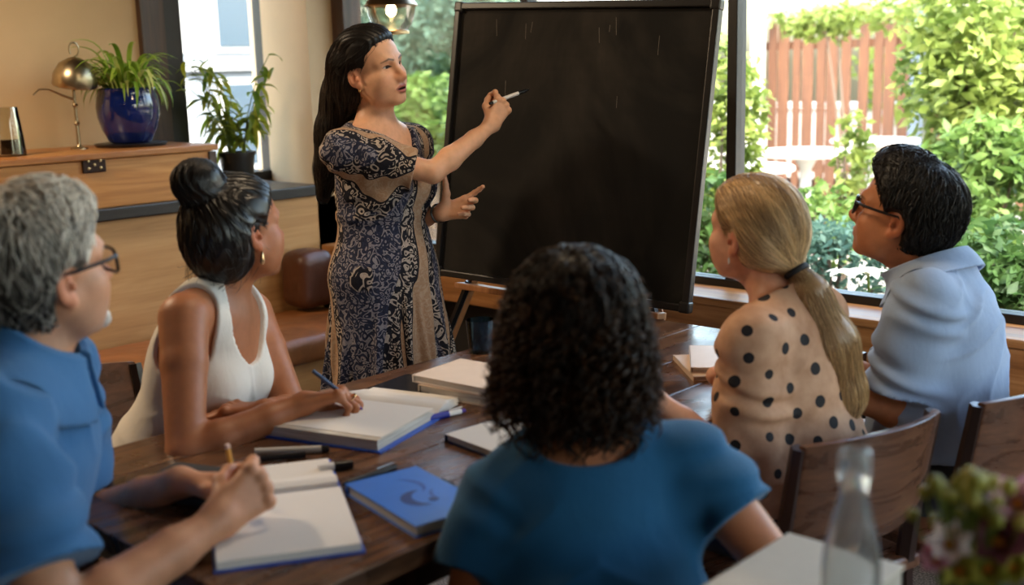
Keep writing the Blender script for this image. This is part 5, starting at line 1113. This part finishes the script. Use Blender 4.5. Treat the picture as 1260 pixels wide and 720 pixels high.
def leaf_strip(L, w, droop, n=6, fold=.25, up=1.0):
    vs = []; fs = []
    for i in range(n+1):
        u = i/n; x = L*u*(1-.25*u*droop); z = L*(up*u-droop*u*u); ww = w*math.sin(math.pi*min(1, .12+u*.88))**.7*(1 if u < .98 else .1); vs += [(x, -ww, z+ww*fold), (x, 0, z), (x, ww, z+ww*fold)]
    for i in range(n): a = 3*i; fs += [(a, a+1, a+4, a+3), (a+1, a+2, a+5, a+4)]
    return vs, fs
def leaf_mat(name, c1, c2, trans=.35):
    t = NT(name); b = t.bsdf(.45, 0, .4); oi = t.n('ShaderNodeObjectInfo'); n = t.noise(t.coord(), 14, 3); f = t.math('ADD', t.math('MULTIPLY', oi.outputs['Random'], .5), t.math('MULTIPLY', n, .5)); c = t.ramp(f, [(.2, c1), (.8, c2)]); t.col(c)
    tr = t.n('ShaderNodeBsdfTranslucent'); t.l(c, tr.inputs[0]); mx = t.n('ShaderNodeMixShader'); mx.inputs[0].default_value = trans; t.l(b.outputs[0], mx.inputs[1]); t.l(tr.outputs[0], mx.inputs[2]); t.l(mx.outputs[0], t.out.inputs[0]); return t.m
vp = at(1195, 690, 1.12); va = thing('flower_vase', 'small glass vase of green buds and pink and white flowers on the dark cafe table', 'vase', (vp[0], vp[1], .75)); mb = MB(); mb.lathe([(0, 0), (.030, 0), (.042, .03), (.040, .06), (.026, .085), (.030, .10), (.027, .10), (.023, .085), (.037, .06), (.039, .03), (.028, .006), (0, .006)], n=28); mb.obj('vase_glass', clear_glass('vase_glass_green', (.7, .8, .7)), va, True)
stem_m = leaf_mat('flower_stem_green', srgb(84, 108, 40), srgb(126, 140, 58)); bud_m = leaf_mat('yellow_green_buds', srgb(130, 132, 42), srgb(188, 178, 84), .25); pinkm = leaf_mat('pink_petals', srgb(176, 96, 120), srgb(230, 190, 200)); whm = leaf_mat('white_petals', srgb(215, 195, 190), srgb(240, 228, 224)); dkm = leaf_mat('dusky_petals', srgb(96, 48, 56), srgb(140, 82, 84)); orm = plain('orange_flower_centre', srgb(214, 140, 60), .7)
def rel(px, py, dep): return at(px, py, dep)-np.array([vp[0], vp[1], .75])
for i in range(46):                                             # bud heads
    px = rng.gauss(1192, 34); py = 606+abs(px-1192)*.30+rng.uniform(-24, 26); e = rel(px, py, 1.12+rng.uniform(-.05, .05)); a0 = np.array([rng.uniform(-.012, .012), rng.uniform(-.012, .012), .06])
    mid = a0*.5+e*.5+np.array([0, 0, .02]); mb = MB(); mb.tube([a0, mid, e], .0012, 5, cap=False); mb.obj('stem', stem_m, va, True)
    mb = MB(); r = rng.uniform(.0055, .0095); mb.lathe([(0, -r), (r*.7, -r*.7), (r, 0), (r*.8, r*.6), (r*.4, r), (0, r*.9)], e, 8); mb.obj('bud', bud_m, va, True)
for px, py, m, r in ((1252, 622, pinkm, .026), (1228, 668, dkm, .028), (1168, 672, whm, .022), (1150, 690, pinkm, .016), (1258, 655, dkm, .022), (1215, 702, bud_m, .024), (1245, 700, bud_m, .022), (1180, 704, bud_m, .02)):
    e = rel(px, py, 1.10); ax = unit(rel(px, py, 1.0)-e+np.array([0, 0, .05])); fl = None; u = unit(np.cross(ax, _Z)); w = np.cross(ax, u); mb = MB(); mb.tube([np.array([0, 0, .06]), e*.6+np.array([0, 0, .02]), e], .0014, 5); mb.obj('stem', stem_m, va, True)
    for ring, k in ((0, 7), (1, 5)):
        for j in range(k):
            a = 2*math.pi*(j/k+.1*ring); d = u*math.cos(a)+w*math.sin(a); vs, fs = leaf_strip(r*(1-.3*ring), r*.36, -.5-.5*ring, 4, .3, .25); B = np.stack([d, np.cross(ax, d), ax], 1); mb = MB(); mb.add([e+B@np.array(v) for v in vs], fs); mb.obj('petal', m, va, True)
    mb = MB(); mb.lathe([(0, -.004), (r*.24, -.002), (r*.2, .004), (0, .006)], e+ax*.003, 8); mb.obj('flower_centre', orm, va, True)
# ------------------------------------------------------------------ things on the chest and ledge
CT = 1.163
pos = np.array([-4.50, 2.475]); pl = thing('potted_spider_plant', 'arching green spider plant in a glossy cobalt blue pot on the chest', 'potted plant', (*pos, CT))
mb = MB(); mb.lathe([(0, 0), (.14, 0), (.150, .012), (.146, .014), (.0, .010)], n=36); mb.obj('saucer', plain('black_saucer', (.012, .012, .014), .4), pl, True)
t = NT('cobalt_glaze'); t.bsdf(.10, 0, .6); t.col(t.ramp(t.noise(t.coord(), 6, 4), [(.3, (.002, .006, .05)), (.7, (.006, .018, .15))])); t.b.inputs['Coat Weight'].default_value = .5
mb = MB(); mb.lathe([(0, .014), (.078, .014), (.088, .022), (.112, .07), (.127, .125), (.130, .165), (.124, .205), (.117, .225), (.121, .238), (.117, .243), (.109, .236), (.108, .215), (0, .212)], n=40); mb.obj('pot', t.m, pl, True)
mb = MB(); mb.lathe([(0, .222), (.108, .216)], n=24); mb.obj('soil', plain('soil', (.02, .013, .008), .95, bump=.5, bscale=80), pl)
gm = [leaf_mat('spider_leaf_green', srgb(110, 150, 44), srgb(176, 205, 84), .35), leaf_mat('spider_leaf_pale', srgb(165, 185, 85), srgb(215, 220, 140), .35)]; meshes = []
for k in range(10):
    L = .16+.018*k; vs, fs = leaf_strip(L, .0062+.0004*k, .95+.12*(k % 4)+.05*rng.random(), 10, .35, 1.15-.06*(k % 3)); mb = MB(); mb.add(vs, fs); meshes.append([mb.mesh('leaf', True), mb.mesh('leaf', True)])
    for q in (0, 1): meshes[-1][q].materials.append(gm[q])
for i in range(150):
    me = meshes[rng.randrange(10)][0 if rng.random() < .75 else 1]; lf = mesh_obj('leaf', me, None, pl); a = rng.uniform(0, 2*math.pi); r = .075*math.sqrt(rng.random()); lf.location = (r*math.cos(a), r*math.sin(a), .218); tilt = rng.uniform(-.95, .45) if i < 95 else rng.uniform(-1.1, -.6)
    lf.rotation_euler = (rng.uniform(-.2, .2), tilt*.75, a+rng.uniform(-.5, .5)); s = rng.uniform(.8, 1.15); lf.scale = (s, s, s)
# lamp
lpz = np.array([*onx(97, 176, -4.53)[:2], CT]); lm = thing('table_lamp', 'slender brass lamp with a domed metal shade on the chest', 'lamp', lpz); br = plain('aged_brass', (.42, .34, .22), .32, 1.0, var=.15)
def lrel(px, py, x=-4.53): return onx(px, py, x)-lpz
mb = MB(); mb.lathe([(0, 0), (.035, 0), (.035, .006), (.012, .012), (.008, .02)], n=24); mb.obj('base', br, lm, True)
a, b = np.array([0, 0, .01]), lrel(89, 98); mb = MB(); mb.tube([a, a+(b-a)*.55, b], [.0075, .0065, .006], 10); mb.obj('pole', br, lm, True)
for u in (.35, .62): mb = MB(); mb.lathe([(.008, -.008), (.012, 0), (.008, .008)], a+(b-a)*u, 12); mb.obj('collar', br, lm, True)
c = lrel(92, 104); mb = MB(); mb.lathe([(.088, -.004), (.090, 0), (.084, .045), (.062, .085), (.030, .105), (.012, .112), (0, .114), (0, .108), (.03, .100), (.058, .080), (.079, .043), (.084, 0)], c, 30, rotx(.0)@roty(.22)); mb.obj('shade', br, lm, True)
tp = c+np.array([.02, 0, .112]); mb = MB(); mb.tube([tp+np.array([0, .020*math.sin(x), .028-.028*math.cos(x)]) for x in np.linspace(0, 5.4, 18)], .0035, 8); mb.obj('hook', br, lm, True)
mb = MB(); mb.tube([lrel(90, 122), lrel(76, 117), lrel(60, 110), lrel(48, 110), lrel(41, 117)], [.005, .0045, .004, .0035, .003], 8); mb.obj('side_arm', br, lm, True)
# jar
jp = np.array([-4.42, 1.925]); jr = thing('glass_jar', 'tapered clear glass jar with dark amber contents on the chest', 'jar', (*jp, CT)); mb = MB(); mb.lathe([(0, 0), (.056, 0), (.058, .006), (.052, .08), (.041, .186), (.038, .186), (.049, .08), (.054, .008), (0, .006)], n=32); mb.obj('jar_glass', glass('jar_glass', (.92, .92, .88), 1.3), jr, True)
mb = MB(); mb.lathe([(0, .007), (.0535, .009), (.0500, .062), (0, .060)], n=32); mb.obj('amber_contents', plain('dark_amber', (.06, .028, .008), .25), jr, True)
# bamboo-like plant on the ledge
bp = np.array([-4.58, 3.05]); bpz = .945; bb2 = thing('potted_bamboo_palm', 'leafy bamboo-like plant in a black pot before the small window', 'potted plant', (*bp, bpz)); mb = MB(); mb.lathe([(0, 0), (.066, 0), (.082, .135), (.088, .135), (.088, .150), (.078, .150), (.074, .13), (0, .128)], n=30); mb.obj('pot', plain('black_plastic_pot', (.012, .012, .012), .45), bb2, True)
mb = MB(); mb.lathe([(0, .136), (.075, .130)], n=20); mb.obj('soil', bpy.data.materials['soil'], bb2)
bl = leaf_mat('bamboo_leaf', srgb(78, 112, 28), srgb(178, 186, 60), .45); bls = []
for k in range(6):
    vs, fs = leaf_strip(.085+.012*k, .0100+.001*k, .25+.12*k, 6, .25, .3); mb = MB(); mb.add(vs, fs); me = mb.mesh('leaf', True); me.materials.append(bl); bls.append(me)
for i in range(18):
    a = rng.uniform(0, 6.28); h = rng.uniform(.16, .54); dx = np.array([math.cos(a)*.6, math.sin(a), 0])*rng.uniform(.06, .27)+np.array([.02, .0, 0]); dx[1] = min(dx[1], .10); p0 = np.array([.03*math.cos(a), .03*math.sin(a), .13]); p3 = p0+dx+np.array([0, 0, h]); pts = [p0, p0+dx*.2+np.array([0, 0, h*.4]), p0+dx*.55+np.array([0, 0, h*.75]), p3]
    mb = MB(); mb.tube(pts, [.0035, .003, .0024, .0015], 6); mb.obj('stem', stem_m, bb2, True)
    for j in range(9):
        u = rng.uniform(.25, 1); k = min(int(u*3), 2); q = pts[k]+(pts[k+1]-pts[k])*(u*3-k); lf = mesh_obj('leaf', bls[rng.randrange(6)], None, bb2); lf.location = q; lf.rotation_euler = (rng.uniform(-.5, .5), rng.uniform(-.1, .75), rng.uniform(0, 6.28))
# ------------------------------------------------------------------ the garden outside
G = {}
G['pave'] = plain('pale_paving', srgb(138, 130, 118), .9, var=.12, scale=3); G['cedar'] = wood('cedar_fence_wood', srgb(66, 42, 28), srgb(90, 59, 40), srgb(116, 80, 56), 2, 1, .7); G['white'] = plain('white_painted_wood', srgb(176, 174, 170), .6, var=.03); G['slate'] = plain('blue_grey_paint', srgb(70, 84, 100), .6)
mb = MB(); mb.span((-24, WY+.13, -.08), (10, 26, -.01)); mb.span((-24, -6, -.08), (LX-.2, 26, -.01)); struct('ground', mb.mesh('ground'), G['pave'], 'pale paved garden ground outside the windows')
mb = MB(); mb.span((-7, 3.65, -.03), (3, 6.1, .04)); struct('garden_bed', mb.mesh('garden_bed'), plain('bed_soil', (.05, .035, .02), .95), 'planting bed along the window')
FY = 10.3
fx0 = float(ony(922, 100, FY)[0]); fx1 = float(ony(1290, 100, FY)[0])+1.0
fe = thing('garden_fence', 'tall cedar fence of upright slats behind the round garden tables', 'fence', (fx0, FY, 0)); o = (fx0, FY, 0)
sl = MB(); sl.box((0, 0, .95), (.105, .022, 1.75)); slm = sl.mesh('slat', bevel=.004); slm.materials.append(G['cedar']); x = fx0+.12; k = 0
while x < fx1:
    s = mesh_obj('slat', slm, None, fe); s.location = (x-fx0, rng.uniform(-.01, .01)+.03*(k % 2), rng.uniform(-.03, .03)); s.scale = (rng.uniform(.75, 1.15), 1, 1); x += .132 if rng.random() < .8 else .19; k += 1
for z in (.35, 1.55): mb = MB(); mb.span((fx0, FY+.05, z), (fx1, FY+.09, z+.08)); mb.obj('rail', G['cedar'], fe, off=o)
for px, m, w in ((932, G['white'], .11), (1128, G['slate'], .10)):
    x = float(ony(px, 100, FY-.25)[0]); po = MB(); po.span((x-w/2, FY-.3, -.01), (x+w/2, FY-.2, 2.12)); q = thing('pergola_post', ('white' if m is G['white'] else 'blue-grey')+' painted post carrying the garden pergola', 'post', (x, FY-.25, 0)); po.obj('post', m, q, bevel=.006, off=(x, FY-.25, 0))
bx = thing('pergola_beam', 'long white pergola beam over the slatted fence', 'beam', (fx0, FY-.25, 2.1)); mb = MB(); mb.span((fx0-2.2, FY-.32, 2.12), (fx1, FY-.18, 2.26)); mb.obj('beam', G['white'], bx, bevel=.006, off=(fx0, FY-.25, 2.1))
def gtable(px, py, dep, r, label):
    p = onz(px, py, .74) if dep is None else at(px, py, dep); t = thing('garden_table', label, 'table', (p[0], p[1], 0)); mb = MB(); mb.lathe([(0, .745), (r-.01, .745), (r, .735), (r, .715), (r-.02, .705), (0, .705)], n=40); mb.obj('table_top', G['white'], t, True)
    mb = MB(); mb.lathe([(.22, 0), (.22, .02), (.06, .05), (.045, .3), (.045, .6), (.1, .705)], n=20); mb.obj('pedestal', G['white'], t, True); return t
gtable(992, 186, None, .40, 'large white round garden table in front of the slatted fence'); gtable(1076, 172, None, .38, 'white round garden table beside the blue-grey post'); gtable(916, 205, None, .34, 'white round garden table near the white post')
# pale garden wall and far facade
wl = thing('garden_wall', 'low pale rendered wall at the far end of the garden', 'wall', (-12, 13.0, 0)); mb = MB(); mb.span((-22, 13, -.01), (-5, 13.25, .85)); mb.obj('wall_body', G['white'], wl, off=(-12, 13, 0)); mb = MB(); mb.span((-22, 12.96, .85), (-5, 13.29, .92)); mb.obj('coping', G['white'], wl, off=(-12, 13, 0))
hb = thing('house', 'white neighbouring house with grey-blue windows seen through the small window', 'building', (-13, 8, 0)); o = (-13, 8, 0); mb = MB(); mb.span((-14, 3, -.01), (-12.5, 10.0, 6)); mb.obj('wall', plain('grey_render', srgb(112, 118, 124), .9, var=.04), hb, off=o)
wg = plain('house_window_glass', srgb(62, 76, 88), .15)
for y in (5.1, 6.6, 8.1):
    for z in (.25, 1.72, 3.6):
        mb = MB(); mb.span((-12.52, y, z), (-12.47, y+1.1, z+1.15)); f = mb.obj('window_frame', G['white'], hb, off=o)
        for q in (0, 1): mb = MB(); mb.span((-12.48, y+.06+.51*q, z+.07), (-12.455, y+.53+.51*q, z+1.08)); mb.obj('pane', wg, f, off=o)
    
for z in (1.5, 3.2): mb = MB(); mb.span((-12.5, 3, z), (-12.42, 10.0, z+.1)); mb.obj('string_course', plain('stone_band', srgb(140, 142, 145), .8), hb, off=o)
def foliage(name, n, fn, size, mat, parent, off, seed=0, aspect=.5):
    """many small leaves in one mesh; fn gives random points"""
    r = np.random.RandomState(seed); P = fn(r, n); d = r.normal(size=(n, 3)); d[:, 2] = d[:, 2]*.6-.25; d /= np.linalg.norm(d, axis=1, keepdims=True); u = np.cross(d, r.normal(size=(n, 3))); u /= np.linalg.norm(u, axis=1, keepdims=True); nn = np.cross(d, u); s = size*r.uniform(.6, 1.3, (n, 1))
    a = P; b = P+d*s*.45+u*s*aspect*.5+nn*s*.06; c = P+d*s-nn*s*.08; e = P+d*s*.45-u*s*aspect*.5+nn*s*.06; m = P+d*s*.5
    vs = np.stack([a, b, c, e, m], 1).reshape(-1, 3); k = np.arange(n)[:, None]*5; fs = np.concatenate([k+np.array([[0, 1, 4]]), k+np.array([[1, 2, 4]]), k+np.array([[2, 3, 4]]), k+np.array([[3, 0, 4]])])
    o = mesh_obj(name, np_mesh(name, vs, fs, off, smooth=False), mat, parent); o['kind'] = 'stuff'; return o
def ellp(c, r, lump=.25, nl=9, seed=1):
    rr = np.random.RandomState(seed); C = rr.normal(size=(nl, 3)); C /= np.linalg.norm(C, axis=1, keepdims=True)
    def fn(q, n):
        k = q.randint(0, nl, n); d = q.normal(size=(n, 3)); d /= np.linalg.norm(d, axis=1, keepdims=True); p = (C[k]*.62+d*.48*q.uniform(.75, 1.0, (n, 1))); p = p*np.asarray(r)+np.asarray(c); p[:, 2] = np.maximum(p[:, 2], .03); return p
    return fn
def gl_mat(name, c1, c2, tr=.45):
    t = NT(name); b = t.bsdf(.5, 0, .35); n = t.noise(t.coord(), 5, 4); c = t.ramp(n, [(.3, c1), (.7, c2)]); t.col(c); q = t.n('ShaderNodeBsdfTranslucent'); t.l(c, q.inputs[0]); mx = t.n('ShaderNodeMixShader'); mx.inputs[0].default_value = tr
    t.l(b.outputs[0], mx.inputs[1]); t.l(q.outputs[0], mx.inputs[2]); t.l(mx.outputs[0], t.out.inputs[0]); return t.m
GR = [gl_mat('fresh_green_leaves', srgb(62, 92, 38), srgb(120, 148, 74)), gl_mat('yellow_green_leaves', srgb(84, 106, 40), srgb(146, 160, 82)), gl_mat('blue_green_leaves', srgb(54, 86, 74), srgb(100, 130, 110)), gl_mat('deep_green_leaves', srgb(44, 74, 34), srgb(90, 120, 60))]
bark = plain('grey_bark', (.10, .075, .055), .9, bump=.4, bscale=40)
def shrub(label, c, r, n, size, mi, seed, name='shrub', cat='shrub', stems=5):
    c = np.asarray(c, float); t = thing(name, label, cat, (c[0], c[1], 0)); foliage('foliage', n, ellp(c, r, seed=seed), size, GR[mi], t, (c[0], c[1], 0), seed)
    q = np.random.RandomState(seed); mb = MB()
    for i in range(stems): e = np.array([q.uniform(-.5, .5)*r[0], q.uniform(-.5, .5)*r[1], c[2]+.3*r[2]]); mb.tube([(0.05*e[0], .05*e[1], -.01), e*np.array([.4, .4, .5]), e], [.018, .013, .006], 6)
    mb.obj('stems', bark, t, True); return t
def gp(px, py, dep): return at(px, py, dep)
shrub('vine-clad tree with pale green leaves reaching over the fence beside the window', gp(1232, 80, 6.2), (.50, .5, .70), 4200, .085, 1, 3, 'tree', 'tree')
shrub('fresh green bush growing beneath the vine-clad tree', gp(1215, 240, 5.6), (.42, .4, .36), 3600, .075, 0, 5)
shrub('low glossy bush close to the window glass', gp(1225, 345, 4.6), (.34, .3, .24), 1500, .07, 3, 7)
shrub('tall slender plant with yellow-green leaves in front of the round tables', gp(1045, 215, 6.6), (.16, .16, .36), 420, .07, 1, 9)
shrub('pale green leafy plant right of the white post', gp(1010, 275, 5.8), (.30, .25, .20), 800, .065, 0, 10)
shrub('silvery blue-green low planting in the bed', gp(1030, 318, 5.0), (.5, .3, .16), 1600, .05, 2, 11)
shrub('fresh green climbing plant beside the blackboard edge', gp(882, 190, 6.4), (.30, .28, .62), 2000, .075, 1, 13)
shrub('leafy green bush low beside the mullion', gp(885, 285, 5.6), (.30, .3, .30), 1300, .07, 3, 15)
shrub('overhanging vine along the pergola beam', gp(1050, 24, 9.7), (.75, .15, .16), 800, .09, 1, 17, 'vine', 'vine', 2)
shrub('rounded blue-green shrub far behind the raised marker', gp(535, 85, 11.2), (.95, .8, .75), 4200, .11, 2, 19)
shrub('rounded yellow-green shrub below the blue-green one', gp(530, 150, 8.9), (.7, .6, .35), 1800, .09, 0, 21)
shrub('broad pale green tree beyond the fence at the garden corner', gp(1240, 60, 12.5), (1.8, 1.2, 1.6), 4200, .14, 1, 25, 'tree', 'tree')
shrub('distant green tree behind the low garden wall', gp(540, 60, 16), (1.6, 1.2, 1.5), 4000, .2, 2, 27, 'tree', 'tree')
# lily with white petals just outside
lc = gp(1068, 338, 4.45); ly = thing('lily', 'white star-shaped lily flowering close behind the glass', 'flower', (lc[0], lc[1], 0)); mb = MB(); mb.tube([(0, 0, -.01), (.02, .01, lc[2]*.6), (0, 0, lc[2])], .006, 6); mb.obj('stem', stem_m, ly, True); wm = leaf_mat('white_lily_petals', srgb(205, 200, 176), srgb(222, 220, 200), .4)
for (dx, dy, s) in ((0, 0, 1.0), (-.13, .05, .8)):
    for j in range(6):
        vs, fs = leaf_strip(.115*s, .026*s, .55, 6, .25, .45); mb = MB(); R_ = rotz(j*math.pi/3+.3)@roty(-.1); e = np.array([dx, dy, lc[2]-.02*(dx != 0)]); mb.add([e+R_@np.array(v) for v in vs], fs); mb.obj('petal', wm, ly, True)
for j in range(14):
    vs, fs = leaf_strip(.16, .016, .5, 5, .2, .6); mb = MB(); a = j*2.4; R_ = rotz(a); mb.add([np.array([0, 0, .08+.035*j])+R_@np.array(v) for v in vs], fs); mb.obj('leaf', GR[3], ly, True)
# ------------------------------------------------------------------ unseen ceiling lamps, added to light the room warmly
def added_ceiling_lamp(x, y, label, power):
    t = thing('added_ceiling_lamp', label, 'lamp', (x, y, CZ), 0, 'added ceiling lamps'); mb = MB(); mb.lathe([(0, 0), (.06, 0), (.06, -.02), (.02, -.03), (.015, -.10), (.16, -.14), (.17, -.16), (.165, -.16), (0, -.13)], n=28); mb.obj('shade', bpy.data.materials['brushed_brass'], t, True)
    d = bpy.data.lights.new('added_lamp_light', 'AREA'); d.shape = 'DISK'; d.size = .30; d.energy = power; d.color = (1, .76, .50); l = bpy.data.objects.new('added_fill_light', d); COL.objects.link(l); l.parent = t; l.location = (0, 0, -.17)
for x, y, lab, pw in ((-3.85, .75, 'unseen brass ceiling lamp added to light the wall above the bench', 36), (-1.6, 2.0, 'unseen brass ceiling lamp added to light the walnut table', 8), (.2, -1.4, 'unseen brass ceiling lamp added for fill at the back of the room', 3)):
    added_ceiling_lamp(x, y, lab, pw)
lamp_area('garden_window_portal', (-.95, WY+.10, 1.5), (-.95, 0, 1.5), 6.4, 1, (1, 1, 1), 1.7, True)
lamp_area('added_window_portal', (2.42, 1.95, 1.6), (0, 1.95, 1.6), 1.9, 1, (1, 1, 1), 1.6, True)
lamp_area('small_window_portal', (LX-.06, 3.15, 1.6), (0, 3.15, 1.6), .5, 1, (1, 1, 1), 1.3, True)
